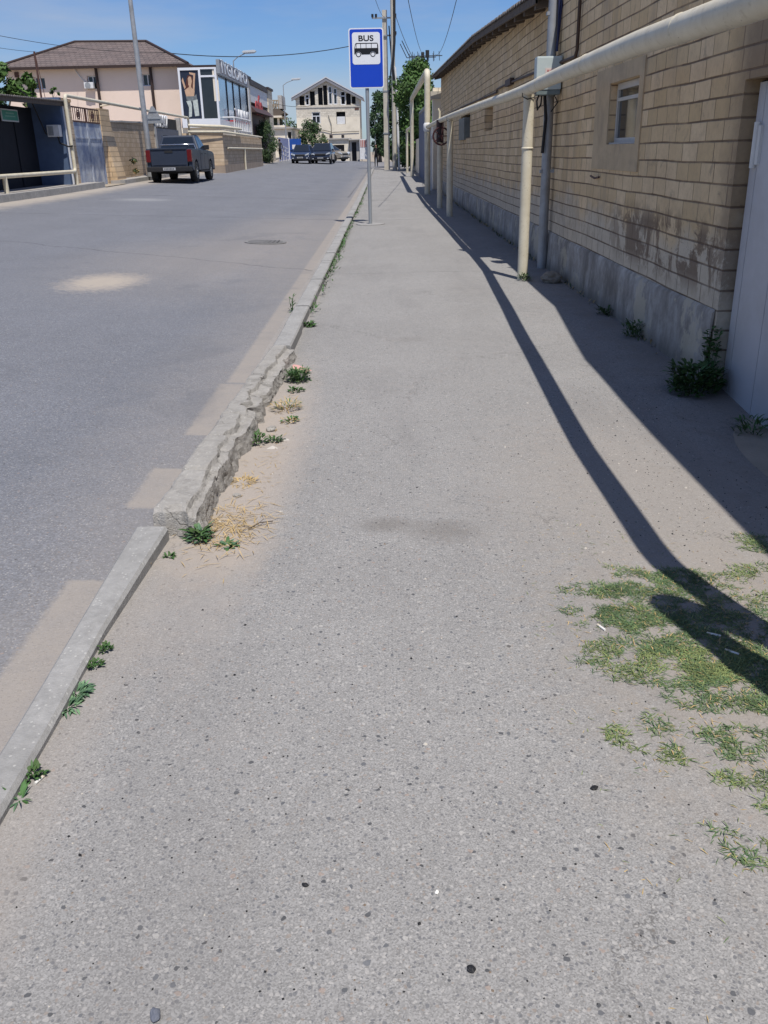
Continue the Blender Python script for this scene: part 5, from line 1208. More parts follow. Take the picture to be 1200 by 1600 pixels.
for (a, b, c, d), lab in (((638, 682, 856, 918), 'left brown air conditioner unit on the kiosk roof'), ((800, 836, 855, 915), 'right brown air conditioner unit on the kiosk roof')):
    p, q = Q(a, d), Q(b, c); ac = thing('air_conditioner', lab, 'air conditioner'); m = MB(); m.bb(p.x, q.x, YK+.2, YK+.6, z1+.12, q.z); m.build('case', simple('brown_ac_case', (.24, .19, .16), .7, .15, 4), ac, bevel=.02)
    m = MB(); cx, cz = (p.x+q.x)/2, (z1+.12+q.z)/2; m.prism([(cx+.15*math.cos(6.283*i/12), cz+.15*math.sin(6.283*i/12)) for i in range(12)], lambda u, v, w: (u, w, v), YK+.18, YK+.199); m.build('fan_grille', m_dark, ac)
po = thing('porch', 'grey concrete porch with a dark doorway right of the cream kiosk', 'porch')
m = MB(); xa, xb = Q(915, 1000).x, Q(1040, 1000).x; p, q = Q(945, 1200), Q(1000, 960); holes_wall(m, fk, xa, xb, .2, Q(950, 935).z, [(p.x, q.x, .25, q.z)], .4); m.bb(xa-.1, xb+.3, YK-.5, YK+3, Q(950, 935).z, Q(950, 920).z); m.poly([(xb, YK, .2), (xb, YK+3, .2), (xb, YK+3, Q(950, 935).z), (xb, YK, Q(950, 935).z)]); m.build('wall', m_conc2, po)
m = MB(); m.bb(p.x-.1, q.x+.1, YK+.4, YK+.45, .2, q.z+.1); m.build('doorway', m_dark, po)
wb = thing('striped_hoarding', 'tall white and red striped panel right of the porch', 'panel')
m = MB(); p, q = Q(1055, 1190), Q(1140, 920); m.bb(p.x, q.x, YK-1, YK-.9, p.z, q.z); m.build('panel', m_whitep, wb)
m = MB()
for i in range(4): x = p.x+(q.x-p.x)*(.1+.24*i); m.bb(x, x+.12, YK-1.03, YK-1.001, p.z+(q.z-p.z)*.6, q.z-.1)
m.build('red_stripe', simple('faded_red', (.40, .16, .14), .7), wb)
P = gp(489, 98); tree('round_tree', 'rounded green tree in front of the gabled building behind the parked cars', 'tree', (P.x, P.y, P.z), 3.9, 1.55, 1.3, .7, 3600, .25, [m_oleander, m_leaf1], 41, nclump=26, low=-.2)
P = gp(509, 102); tree('round_tree', 'small dry leaning shrub between the green tree and the kiosk', 'shrub', (P.x, P.y, P.z), 2.6, .5, .5, .8, 260, .28, [m_oleander, m_straw], 42, nclump=5)
P = gp(200, 39.2); tree('dry_shrub', 'low dry weeds and rubble plants at the foot of the yard wall', 'shrub', (P.x-.3, P.y, P.z+.15), .95, 1.0, 1.0, .05, 700, .15, [m_oleander, m_straw], 43, nclump=12, low=-.05, tr=.02)
m_farg = m_leaf2
P = gp(460, 150); tree('leafy_tree', 'far dark tree showing in the gap left of the gabled building', 'tree', (P.x, P.y, P.z-.3), 6.0, 3.0, 2.0, 1.0, 700, .6, [m_leaf2, m_leaf1], 44, nclump=10)

# ------------------------------------------------------------------ vehicles
m_tail = simple('red_tail_lamp', (.12, .010, .012), .15, .1, 9, 0, 0, .6)
m_lens = simple('clear_headlamp', (.62, .66, .70), .1, .1, 9, 0, .2, .7)
m_rim = simple('alloy_rim', (.38, .39, .40), .3, .1, 9, 0, .8, .5)
m_trim = simple('black_plastic_trim', (.022, .022, .024), .55, .15, 9)
m_carglass = simple('tinted_car_glass', (.012, .016, .022), .04, .1, 3, 0, 0, .8)
m_plate = simple('number_plate_white', (.42, .43, .45), .5, .04, 9)
m_chrome = simple('bright_chrome', (.6, .6, .62), .15, .05, 9, 0, .9, .5)
def paint(name, col, met=.35, coat=.8, rough=.28): return simple(name, col, rough, .05, 2, 0, met, .5 if coat > .5 else .25, coat=coat)
def arch_pts(cy, r, zc, n=10, z0=None):
    """points over a wheel arch from the front side to the rear side, at height z0 and up"""
    a0 = math.asin(clamp((z0-zc)/r, -1, 1)); return [(cy+r*math.cos(a0+(math.pi-2*a0)*i/n), zc+r*math.sin(a0+(math.pi-2*a0)*i/n)) for i in range(n+1)]
def wheels(root, W, ys_, r, wid):
    for y in ys_:
        for s in (-1, 1):
            x = s*(W/2-wid/2-.015); m = MB(); n = 24
            prof = [(-wid/2, r*.64), (-wid/2, r*.93), (-wid/2+.03, r), (wid/2-.03, r), (wid/2, r*.93), (wid/2, r*.64)]
            vs = [(x+a, y+b*math.cos(6.28318*i/n), r+b*math.sin(6.28318*i/n)) for i in range(n) for a, b in prof]
            m.mesh(vs, [(i*6+j, ((i+1) % n)*6+j, ((i+1) % n)*6+j+1, i*6+j+1) for i in range(n) for j in range(5)], 0, True)
            wh = m.build('wheel', m_rubber, root)
            m = MB(); xo = x+s*(wid/2-.03)
            m.prism([(y+r*.64*math.cos(6.28318*i/n), r+r*.64*math.sin(6.28318*i/n)) for i in range(n)], lambda u, v, w: (w, u, v), xo-.02, xo-.01, 1)
            for k in range(6):
                a = 6.28318*k/6+.3; c, d = math.cos(a), math.sin(a)
                q = [(y+c*p-d*t, r+d*p+c*t) for p, t in ((.02, -.035), (r*.63, -.028), (r*.63, .028), (.02, .035))]
                m.prism(q, lambda u, v, w: (w, u, v), xo-.01, xo+.012, 0)
            m.tube([(xo-.01, y, r), (xo+.02, y, r)], .06, 12); m.tube([(xo, y+r*.62*math.cos(6.28318*i/20), r+r*.62*math.sin(6.28318*i/20)) for i in range(21)], .018, 6, cap=False)
            m.build('rim', [m_rim, m_trim], wh)
def greenhouse(root, b, t, zb, zt, wb, wt, pm, roof_name='cab'):
    """b=(rear y, front y) at the belt, t=(rear y, front y) at the roof; half widths wb, wt"""
    B = [Vector((sx_*wb, y, zb)) for y, sx_ in ((b[0], -1), (b[0], 1), (b[1], 1), (b[1], -1))]
    T = [Vector((sx_*wt, y, zt)) for y, sx_ in ((t[0], -1), (t[0], 1), (t[1], 1), (t[1], -1))]
    m = MB(); m.mesh(B+T, [(0, 1, 5, 4), (1, 2, 6, 5), (2, 3, 7, 6), (3, 0, 4, 7), (4, 5, 6, 7), (3, 2, 1, 0)])
    cab = m.build(roof_name, pm, root, bevel=.05)
    def panel(name, A, B_, C, D, u0, u1, v0, v1, mat_=m_carglass, taper=0):
        m = MB(); N = (B_-A).cross(D-A).normalized()*.006; f = lambda u, v: A.lerp(B_, u).lerp(D.lerp(C, u), v)
        q = [f(u0, v0), f(u1, v0), f(u1-taper, v1), f(u0+taper*0, v1)]
        m.mesh([p+N for p in q]+[p-N*1.5 for p in q], [(0, 1, 2, 3), (7, 6, 5, 4), (0, 4, 5, 1), (1, 5, 6, 2), (2, 6, 7, 3), (3, 7, 4, 0)]); return m.build(name, mat_, cab)
    panel('rear_window', B[0], B[1], T[1], T[0], .07, .93, .10, .88)
    panel('windscreen', B[2], B[3], T[3], T[2], .06, .94, .06, .92)
    for A, B_, C, D in ((B[1], B[2], T[2], T[1]), (B[3], B[0], T[0], T[3])):
        if A is B[1]:
            panel('side_window', A, B_, C, D, .07, .47, .10, .86); panel('side_window', A, B_, C, D, .51, .93, .10, .86, taper=.02)
        else:
            panel('side_window', A, B_, C, D, .07, .49, .10, .86); panel('side_window', A, B_, C, D, .53, .93, .10, .86)
    return cab
def part(root, name, mat_, boxes, bevel=0, parent=None):
    m = MB()
    for b in boxes: m.bb(*b)
    return m.build(name, mat_, parent or root, bevel=bevel)
def plate(root, y, z, s, w=.50):
    pl = part(root, 'number_plate', m_plate, [(-w/2, w/2, y-.008, y+.008, z-.055, z+.055)])
    m = MB()
    for i in range(7): x = -w*.40+w*.115*i; m.bb(x, x+w*.07, y+s*.0085, y+s*.011, z-.03, z+.03)
    m.build('plate_characters', m_trim, pl)

pm = paint('slate_blue_grey_paint', (.034, .044, .068), .05, .12, .40)
P = gp(268, 37.2)
pk = thing('pickup_truck', 'slate grey double cab pickup truck parked facing away on the left', 'pickup truck', (P.x, P.y+2.65, gz(P.x, P.y+2.65)+.0))
WT, r_ = 1.90, .41
yr, yf = -1.68, 1.62
side = [(2.62, .55), (2.66, .85), (2.60, 1.12), (2.3, 1.20), (1.15, 1.27), (-.72, 1.30), (-.72, .50)]+[]
low = arch_pts(yf, .50, r_, z0=.46)
outl = side[:-1]+[(-.72, .46)]+[(p[0], p[1]) for p in low[::-1]]+[(2.55, .46)]
m = MB(); m.prism(outl, lambda u, v, w: (w, u, v), -WT/2, WT/2); bodyo = m.build('body', pm, pk, bevel=.035)
lowr = arch_pts(yr, .50, r_, z0=.46)
outr = [(-.735, 1.30), (-2.56, 1.34), (-2.60, .62)]+[(-2.5, .52)]+[(p[0], p[1]) for p in lowr[::-1]]+[(-.735, .46)]
for s in (-1, 1):
    m = MB(); m.prism(outr, lambda u, v, w: (w, u, v), s*(WT/2-.16), s*WT/2); m.build('bed_side', pm, pk, bevel=.03)
part(pk, 'bed_floor', m_trim, [(-WT/2+.16, WT/2-.16, -2.55, -.74, .74, .80)])
tg = part(pk, 'tailgate', pm, [(-.76, .76, -2.63, -2.55, .64, 1.36)], .02)
part(pk, 'tailgate_ridge', pm, [(-.70, .70, -2.645, -2.631, .70, .74), (-.74, .74, -2.66, -2.631, 1.30, 1.355)], .006, tg)
part(pk, 'tailgate_handle', m_trim, [(-.17, .17, -2.645, -2.631, 1.17, 1.26)], .01, tg)
for s in (-1, 1): part(pk, 'tail_light', m_tail, [(s*.765 if s > 0 else -.955, .955 if s > 0 else -.765, -2.655, -2.50, .82, 1.29)], .02)
bp = part(pk, 'rear_bumper', m_trim, [(-.94, .94, -2.76, -2.56, .44, .64)], .04)
plate(pk, -2.768, .55, -1, .52)
part(pk, 'front_bumper', m_trim, [(-.93, .93, 2.60, 2.72, .42, .66)], .04)
part(pk, 'grille', m_trim, [(-.6, .6, 2.62, 2.68, .70, 1.05)], .02)
for s in (-1, 1): part(pk, 'headlight', m_lens, [(s*.62 if s > 0 else -.93, .93 if s > 0 else -.62, 2.5, 2.67, .85, 1.06)], .02)
part(pk, 'underbody', m_trim, [(-.55, .55, -2.45, 2.4, .42, .60), (-.80, .80, yr-.07, yr+.07, .34, .48), (-.78, .78, yf-.06, yf+.06, .34, .48), (.25, .55, -2.3, -1.9, .36, .44)], 0)
cab = greenhouse(pk, (-.72, 1.12), (-.48, .42), 1.285, 1.87, .90, .70, pm)
for s in (-1, 1): part(pk, 'roof_rail', m_trim, [(s*.64-.02, s*.64+.02, -.4, .35, 1.87, 1.90)], 0, cab)
m = MB(); m.tube([(-.80, -.86, 1.30), (-.74, -.86, 1.50), (.74, -.86, 1.50), (.80, -.86, 1.30)], .022, 8); m.build('bed_bar', m_chrome, pk)
for s in (-1, 1): part(pk, 'wing_mirror', m_trim, [(s*.97-.11, s*.97+.11, .72, .84, 1.28, 1.48), (s*.9-.06, s*.9+.06, .75, .8, 1.28, 1.33)], .02)
for s in (-1, 1):
    part(pk, 'side_step', m_trim, [(s*.95-.05, s*.95+.05, -.95, .95, .38, .44)], .01)
    for q in (.17, -.70, 1.06): m = MB(); m.bb(s*.951-.003, s*.951+.003, q, q+.015, .52 if q < 1 else .70, 1.26); m.build('door_gap', m_dark, pk)
    part(pk, 'door_handle', m_trim, [(s*.96-.012, s*.96+.012, -.45, -.27, 1.10, 1.13)], .004); part(pk, 'door_handle', m_trim, [(s*.96-.012, s*.96+.012, .35, .53, 1.10, 1.13)], .004)
wheels(pk, WT+.04, (yr, yf), r_, .27)

def car(name, label, P, rz, L, WD, H, belt, hood, pm, group, suv=False):
    c = thing(name, label, 'car', P, rz, group); r = .33 if not suv else .36
    yr, yf = -L*.30, L*.30; b0 = .26 if not suv else .32
    outl = [(L/2-.03, b0+.1), (L/2, .55), (L/2-.12, hood-.16), (L*.30, hood), (L*.17, belt), (-L*.40, belt+.02), (-L/2+.06, belt-.08), (-L/2, .6), (-L/2+.05, b0+.08)]
    outl += [(p[0], p[1]) for p in arch_pts(yr, r+.07, r, z0=b0)[::-1]]+[(p[0], p[1]) for p in arch_pts(yf, r+.07, r, z0=b0)[::-1]]
    m = MB(); m.prism(outl, lambda u, v, w: (w*(1-.10*clamp((abs(u)-L*.36)/(L*.14), 0, 1)), u, v), -WD/2, WD/2); m.build('body', pm, c, bevel=.05)
    cab = greenhouse(c, (-L*.44, L*.24), (-L*.33, L*.04), belt-.01, H, WD/2-.07, WD/2-.24, pm)
    for s in (-1, 1):
        m = MB(); m.prism([(s*WD*.26, hood-.30), (s*WD*.46, hood-.20), (s*WD*.45, hood-.08), (s*WD*.30, hood-.17)], lambda u, v, w: (u, w, v), L/2-.30, L/2-.005); m.build('headlight', m_lens, c)
        m = MB(); m.bb(s*WD*.40-.12, s*WD*.40+.1, -L/2-.01, -L/2+.14, belt-.28, belt-.06); m.build('tail_light', m_tail, c)
        part(c, 'wing_mirror', pm, [(s*(WD/2+.05)-.10, s*(WD/2+.05)+.10, L*.17, L*.17+.1, belt-.02, belt+.13)], .02)
        part(c, 'fog_lamp', m_lens, [(s*WD*.36-.07, s*WD*.36+.07, L/2-.03, L/2+.006, .40, .47)], 0)
    part(c, 'grille', m_trim, [(-WD*.25, WD*.25, L/2-.08, L/2+.008, hood-.34, hood-.20), (-WD*.36, WD*.36, L/2-.08, L/2+.010, .30, .40)], .01)
    part(c, 'badge_bar', m_chrome, [(-WD*.25, WD*.25, L/2+.008, L/2+.015, hood-.205, hood-.185)], 0)
    plate(c, L/2+.02, .48, 1)
    part(c, 'underbody', m_trim, [(-WD*.38, WD*.38, -L*.46, L*.46, b0-.06, b0+.1)])
    wheels(c, WD, (yr, yf), r, .20); return c
m_navyp = paint('navy_car_paint', (.018, .032, .075), .2); m_blackp = paint('blue_black_car_paint', (.014, .020, .040), .2); m_beigep = paint('beige_car_paint', (.36, .32, .25), .3)
P = gp(471, 76); car('parked_car', 'small navy hatchback with pale headlights facing the camera, left of the other dark car', (P.x, P.y+2, gz(P.x, P.y+2)), math.pi-.05, 3.95, 1.68, 1.52, .98, .92, m_navyp, None)
P = gp(503, 78); car('parked_car', 'larger dark sport utility car facing the camera, right of the small navy hatchback', (P.x, P.y+2.2, gz(P.x, P.y+2.2)), math.pi-.05, 4.5, 1.84, 1.70, 1.08, 1.02, m_blackp, None, True)
P = gp(513, 87); car('parked_car', 'beige car parked crosswise, mostly hidden behind the dark sport utility car', (P.x, P.y+1, gz(P.x, P.y+1)), math.pi+.95, 4.2, 1.7, 1.55, 1.0, .95, m_beigep, None)

# ------------------------------------------------------------------ people
def person(label, P, rz, h, mats, stride=.12, arm=.10, bag=False):
    """one continuous skinned body; mats = (shoe, trouser, top, skin, hair)"""
    root = thing('person', label, 'person', P, rz); k = h/1.72
    me = bpy.data.meshes.new('body'); bm = bmesh.new(); lay = bm.verts.layers.skin.verify()
    V = {}
    def v(n, x, y, z, r):
        q = bm.verts.new((x*k, y*k, z*k)); q[lay].radius = (r*k, r*k*.9); V[n] = q
    def e(*ns):
        for a, b in zip(ns, ns[1:]): bm.edges.new((V[a], V[b]))
    v('pel', 0, 0, .93, .135); v('wst', 0, .01, 1.08, .125); v('che', 0, .01, 1.28, .15); v('shc', 0, 0, 1.42, .10); v('nk', 0, .0, 1.50, .052); v('hd0', 0, .015, 1.57, .075); v('hd', 0, .02, 1.645, .088); v('top', 0, .01, 1.70, .055)
    e('pel', 'wst', 'che', 'shc', 'nk', 'hd0', 'hd', 'top')
    for s, n, f in ((-1, 'l', 1), (1, 'r', -1)):
        st_ = stride*f
        v(n+'hip', s*.095, 0, .86, .092); v(n+'kn', s*.10, st_*.6+.03, .48, .062); v(n+'an', s*.10, st_-.02, .09, .042); v(n+'to', s*.115, st_+.13, .035, .034)
        e('pel', n+'hip', n+'kn', n+'an', n+'to')
        v(n+'sh', s*.185, 0, 1.40, .062); v(n+'el', s*.245, -st_*.35-.02, 1.13, .044); v(n+'wr', s*.25, -st_*.7+arm, .89, .030); v(n+'pa', s*.25, -st_*.75+arm+.02, .82, .034)
        e('shc', n+'sh', n+'el', n+'wr', n+'pa')
        for i, (dy, L) in enumerate(((-.028, .062), (-.010, .075), (.010, .078), (.028, .066))):
            v(f'{n}f{i}a', s*.25, -st_*.75+arm+.02+dy, .785, .010); v(f'{n}f{i}b', s*.247, -st_*.75+arm+.03+dy, .785-L*.55, .009); v(f'{n}f{i}c', s*.24, -st_*.75+arm+.045+dy, .785-L, .008); e(n+'pa', f'{n}f{i}a', f'{n}f{i}b', f'{n}f{i}c')
        v(n+'t0', s*.245, -st_*.75+arm+.065, .825, .011); v(n+'t1', s*.238, -st_*.75+arm+.085, .785, .009); e(n+'pa', n+'t0', n+'t1')
    V['pel'][lay].use_root = True
    bm.to_mesh(me); bm.free()
    o = bpy.data.objects.new('body', me); COL.objects.link(o); md = o.modifiers.new('s', 'SKIN'); md.use_smooth_shade = True; o.modifiers.new('d', 'SUBSURF').levels = 1; o.modifiers['d'].render_levels = 1
    dg = bpy.context.evaluated_depsgraph_get(); dg.update(); nm = bpy.data.meshes.new_from_object(o.evaluated_get(dg)); bpy.data.objects.remove(o); nm.name = 'body'
    for m_ in mats[:4]: nm.materials.append(m_)
    for p in nm.polygons:
        z = p.center.z/k; x = abs(p.center.x)/k
        p.material_index = 0 if z < .10 else (3 if (x > .2 and z < .92) or z > 1.49 else (1 if z < .98 else 2))
    b = bpy.data.objects.new('body', nm); COL.objects.link(b); b.parent = root
    m = MB(); m.sphere((0, -.012*k, 1.668*k), .098*k, 12, 8, 0, (1, 1.05, .95)); m.v = [(x, y if y < .045*k else .045*k, z) for x, y, z in m.v]; m.build('hair', mats[4], root)
    m = MB()
    for s in (-1, 1): m.sphere((s*.033*k, .098*k, 1.635*k), .012*k, 8, 5, 0)
    m.sphere((0, .112*k, 1.612*k), .014*k, 8, 5, 1); m.bb(-.022*k, .022*k, .092*k, .102*k, 1.580*k, 1.588*k, 2)
    for s in (-1, 1): m.sphere((s*.092*k, .01*k, 1.63*k), .022*k, 8, 5, 1, (.4, .8, 1.2))
    m.build('face', [m_dark, mats[3], simple('lips', (.30, .12, .10), .6)], root)
    return root
m_blk = simple('black_cloth', (.016, .016, .018), .9, .2, 9); m_gry = simple('grey_cloth', (.20, .20, .22), .9, .15, 9); m_ltp = simple('pale_shoe', (.5, .48, .45), .7); m_dkg = simple('charcoal_cloth', (.05, .05, .055), .9, .2, 9)
P = gp(588, 74); person('person in black clothes and pale shoes walking beside the concrete utility pole', P, math.pi, 1.74, (m_ltp, m_blk, m_blk, m_skin, m_hair), .16)
P = gp(438.5, 79); person('person in dark clothes walking on the left pavement beside the white handrail', (P.x, P.y, P.z+.15), -.3, 1.72, (m_ltp, m_blk, m_dkg, m_skin, m_hair), .14)
P = gp(543, 102); person('person in grey clothes standing in front of the cream kiosk', P, math.pi, 1.66, (m_dkg, m_gry, m_gry, m_skin, m_hair), .05)

# ------------------------------------------------------------------ plants and litter close by
def leaf_strip(m, p, d, L, w, droop, mi, r, up_=.6, seg=3):
    d = Vector((math.cos(d), math.sin(d), 0)); side = Vector((-d.y, d.x, 0)); P_ = Vector(p); el = up_; pts = []
    for i in range(seg+1):
        t = i/seg; ww = w*math.sin(math.pi*(.12+.88*t)) if t < 1 else 0.0
        pts.append((P_.copy(), ww)); P_ = P_+(d*math.cos(el)+Vector((0, 0, math.sin(el))))*(L/seg); el -= droop/seg
    vs = []; fs = []
    for q, ww in pts: vs += [q-side*ww*.5, q+side*ww*.5]
    for i in range(seg): fs.append((2*i, 2*i+1, 2*i+3, 2*i+2))
    m.mesh(vs, fs, mi, True)
def weed(name, label, x, y, R_, n, L, w, mats, seed, cat='weed', up_=(.2, 1.1), z=None, tall=0.0, group=None):
    r = random.Random(seed); m = MB(); z = pz(x, y) if z is None else z
    for _ in range(n):
        a = r.uniform(0, 6.283); rr = R_*math.sqrt(r.random()); hh = tall*r.random()
        leaf_strip(m, (rr*math.cos(a), rr*math.sin(a), hh), a+r.uniform(-.9, .9), L*r.uniform(.6, 1.25), w*r.uniform(.7, 1.3), r.uniform(.5, 1.6), r.randrange(len(mats)), r, r.uniform(*up_))
    if tall:
        for _ in range(max(4, n//14)):
            a = r.uniform(0, 6.283); rr = R_*math.sqrt(r.random()); m.tube([(rr*.4*math.cos(a), rr*.4*math.sin(a), 0), (rr*math.cos(a), rr*math.sin(a), tall*r.uniform(.6, 1))], .002, 4, 0)
    o = m.build(name, mats, None, loc=(x, y, z)); return tag(o, label, cat, group)
m_weed4 = simple('pale_weed_green', (.16, .27, .14), .6, .25, 15, 0, 0, .3)
W1 = [m_weed1, m_weed3]; W2 = [m_weed2, m_weed1]
weed('kerb_weed', 'pale leafy weed with broad leaves at the near kerb, the largest there', -.965, 2.27, .035, 80, .038, .0085, [m_weed2, m_weed4], 1)
weed('kerb_weed', 'second pale leafy weed touching the largest near kerb weed', -.965, 2.20, .030, 64, .036, .008, [m_weed2, m_weed4], 2)
weed('kerb_weed', 'dark crinkled weed at the kerb beside the cigarette butt', -.952, 1.89, .026, 60, .020, .009, W1, 3, tall=.02)
weed('kerb_weed', 'thin bladed weed at the lower left corner of the kerb', -.955, 1.80, .015, 26, .042, .006, W2, 4)
weed('kerb_weed', 'small dark weed just beyond the largest pale kerb weed', -.950, 2.42, .02, 40, .018, .008, W1, 5, tall=.015)
weed('kerb_weed', 'tiny dark weed in the kerb joint farther up from the pale weeds', -.945, 2.52, .018, 34, .018, .008, W1, 6, tall=.018)
weed('kerb_weed', 'bluish leafy weed at the near broken end of the old kerb', -.81, 3.42, .045, 90, .042, .014, [m_weed1, m_weed3, m_weed2], 7, tall=.04)
weed('kerb_weed', 'small flat weed beside the bluish weed on the sand', -.68, 3.36, .03, 30, .035, .014, W2, 8)
weed('kerb_weed', 'tiny weed at the top end of the near smooth kerb', -.90, 3.24, .015, 22, .025, .009, W1, 9)
weed('kerb_weed', 'round bright green bushy weed beside the broken kerb', -.645, 6.20, .085, 420, .028, .011, [m_weed1, m_grass1], 10, tall=.085)
weed('kerb_weed', 'small trailing green weed just below the round bushy weed', -.63, 5.92, .05, 60, .03, .011, W1, 11, tall=.02)
weed('kerb_weed', 'dry yellow weed clump on the sand by the broken kerb', -.655, 5.48, .085, 130, .045, .006, [m_straw, m_straw, m_weed1], 12, tall=.05)
weed('kerb_weed', 'low green and brown weed left of the dry yellow clump', -.60, 5.22, .05, 60, .028, .011, [m_weed1, m_straw], 13, tall=.02)
weed('kerb_weed', 'dark weed growing out of the hollow in the broken kerb', -.755, 4.80, .05, 80, .035, .012, W1, 14, tall=.05)
weed('kerb_weed', 'small grey green weed on the sand beside the hollow', -.65, 4.84, .04, 50, .028, .012, W1, 15, tall=.02)
weed('kerb_weed', 'dry straw tuft at the foot of the broken kerb', -.74, 4.15, .06, 90, .05, .005, [m_straw], 16, up_=(0, .7))
weed('kerb_weed', 'green weed at the far end of the broken kerb joint', -.735, 8.32, .05, 80, .05, .016, W1, 17, tall=.03)
weed('kerb_weed', 'spindly weed standing in the gutter beside the smooth kerb', -.97, 9.15, .03, 24, .06, .012, W1, 18, tall=.16, z=.0)
m = MB(); r = random.Random(5)
for _ in range(420):
    x, y = r.gauss(-.70, .085), r.gauss(3.55, .16)
    leaf_strip(m, (x, y, pz(x, y)+.004), r.uniform(0, 6.28), r.uniform(.03, .10), .003, r.uniform(-.1, .5), 0, r, r.uniform(0, .35), 2)
for _ in range(160):
    x, y = r.gauss(-.66, .06), r.uniform(4.0, 5.9); leaf_strip(m, (x, y, pz(x, y)+.004), r.uniform(0, 6.28), r.uniform(.02, .06), .003, r.uniform(-.1, .5), 0, r, r.uniform(0, .35), 2)
tag(m.build('dry_straw_scatter', m_straw), 'scatter of dry straw on the sandy strip beside the broken kerb', 'straw', kind='stuff')
m = MB()
for _ in range(2600):
    y = r.uniform(8.6, 40); t = noise.noise(Vector((y*.9, 0, 4)))
    if r.random() > clamp(.45+1.2*t+(.35 if 11.5 < y < 19 else -.15), 0, 1): continue
    x = -.755+r.gauss(0, .035)
    leaf_strip(m, (x, y, gz(x, y)+.04), r.uniform(0, 6.28), r.uniform(.03, .075), .020, r.uniform(.4, 1.4), r.randrange(2), r, r.uniform(.2, 1.1), 2)
tag(m.build('joint_weeds', W1), 'line of low weeds growing in the joint behind the smooth kerb', 'weeds', kind='stuff')
# grass patch at lower right
m = MB(); r = random.Random(9)
blobs = [(1.02, 2.98, .20, .075, 1), (.80, 2.88, .20, .06, .55), (.95, 2.66, .27, .13, 1), (.70, 2.72, .12, .045, .8), (1.12, 2.42, .32, .17, 1), (.78, 2.47, .18, .07, .7), (.62, 2.40, .07, .03, .4), (.95, 2.20, .16, .09, .7), (1.25, 2.12, .2, .12, .9), (.61, 2.02, .035, .05, .8), (.66, 1.96, .06, .025, .5), (.74, 1.93, .05, .05, .9), (.74, 2.06, .05, .05, .6), (.93, 1.98, .12, .08, .9), (1.12, 1.9, .1, .05, .8), (.86, 1.83, .06, .03, .9), (1.02, 1.74, .06, .05, .5), (.85, 1.57, .10, .045, .9), (.77, 1.63, .05, .025, .7), (.92, 1.72, .06, .035, .8), (.98, 1.64, .07, .04, .7), (.95, 1.58, .07, .035, .7), (1.5, 3.3, .12, .10, .8), (1.33, 2.98, .10, .05, .7), (1.45, 3.05, .16, .06, .6), (1.5, 2.6, .3, .3, .7), (.86, 3.06, .06, .02, .4), (.9, 2.36, .3, .12, .8), (1.0, 2.85, .3, .1, .7), (1.15, 2.25, .25, .15, .7), (.82, 2.62, .2, .06, .7), (1.08, 1.62, .1, .05, .7), (1.0, 1.48, .08, .04, .6), (1.0, 1.82, .1, .06, .7)]
tot = sum(b[2]*b[3]*b[4] for b in blobs); N_ = 40000
for bx, by, ax, ay, dn in blobs:
    for _ in range(int(N_*ax*ay*dn/tot)):
        a = r.uniform(0, 6.283); q = r.random()**.6; x, y = bx+ax*q*math.cos(a), by+ay*q*math.sin(a)
        c = noise.noise(Vector((x*11, y*11, 3)))+.5*noise.noise(Vector((x*27, y*27, 8)))
        if c < -.14+r.uniform(-.3, .2): continue
        mi = 0 if r.random() < .46 else (2 if r.random() < .55 else (1 if r.random() < .8 else 3))
        if noise.noise(Vector((x*4, y*4, 6))) > .15 and r.random() < .5: mi = 1
        leaf_strip(m, (x, y, pz(x, y)), r.uniform(0, 6.28), r.uniform(.012, .036), r.uniform(.0018, .0036), r.uniform(.1, 1.1), mi, r, r.uniform(.02, .55), 2)
for _ in range(2600):
    x, y = r.gauss(.98, .30), r.gauss(2.35, .55)
    if x < .48 or noise.noise(Vector((x*6, y*6, 1))) < -.05: continue
    leaf_strip(m, (x, y, pz(x, y)), r.uniform(0, 6.28), r.uniform(.010, .03), r.uniform(.0016, .003), r.uniform(.1, .9), r.choice((0, 1, 3, 3)), r, r.uniform(.0, .4), 2)
tag(m.build('grass', [m_grass1, m_grass2, m_grass3, m_straw]), 'patchy short grass growing through the pavement at lower right', 'grass', kind='stuff')
# wall foot
weed('wall_weed', 'large dark leafy weed clump at the foot of the wall beside the grey gate', 2.06, 5.82, .17, 520, .060, .024, [m_weed3, m_weed1, m_weed3], 31, tall=.17)
weed('wall_weed', 'ivy-like weed climbing the wall corner beside the grey gate', 2.17, 5.90, .05, 120, .045, .030, [m_weed3, m_weed1], 32, tall=.40)
weed('wall_weed', 'low grassy weed at the corner of the grey gate', 2.16, 5.05, .10, 120, .06, .012, [m_weed3, m_weed1], 33, tall=.10, z=-.12)
weed('wall_weed', 'low dark weed at the plinth left of the large clump', 2.09, 7.5, .09, 150, .045, .016, [m_weed3, m_weed1], 34, tall=.13)
weed('wall_weed', 'thin dark weed at the plinth beyond the low dark weed', 2.10, 8.6, .08, 70, .05, .02, [m_weed3], 35, tall=.06)
weed('wall_weed', 'little weed at the foot of the cream pipe post nearest the meter box', 1.70, 11.10, .07, 80, .06, .014, [m_weed1, m_grass1], 36, tall=.08)
m = MB()
for _ in range(900):
    y = r.uniform(6.2, 34); x = 2.13+r.gauss(0, .025)
    if noise.noise(Vector((y*1.3, 2, 2))) < -.05: continue
    leaf_strip(m, (x, y, pz(x, y)), r.uniform(0, 6.28), r.uniform(.03, .09), .012, r.uniform(.3, 1.2), r.randrange(2), r, r.uniform(.3, 1.2), 2)
tag(m.build('plinth_weeds', [m_weed3, m_straw]), 'thin line of weeds and leaf litter along the foot of the plinth', 'weeds', kind='stuff')
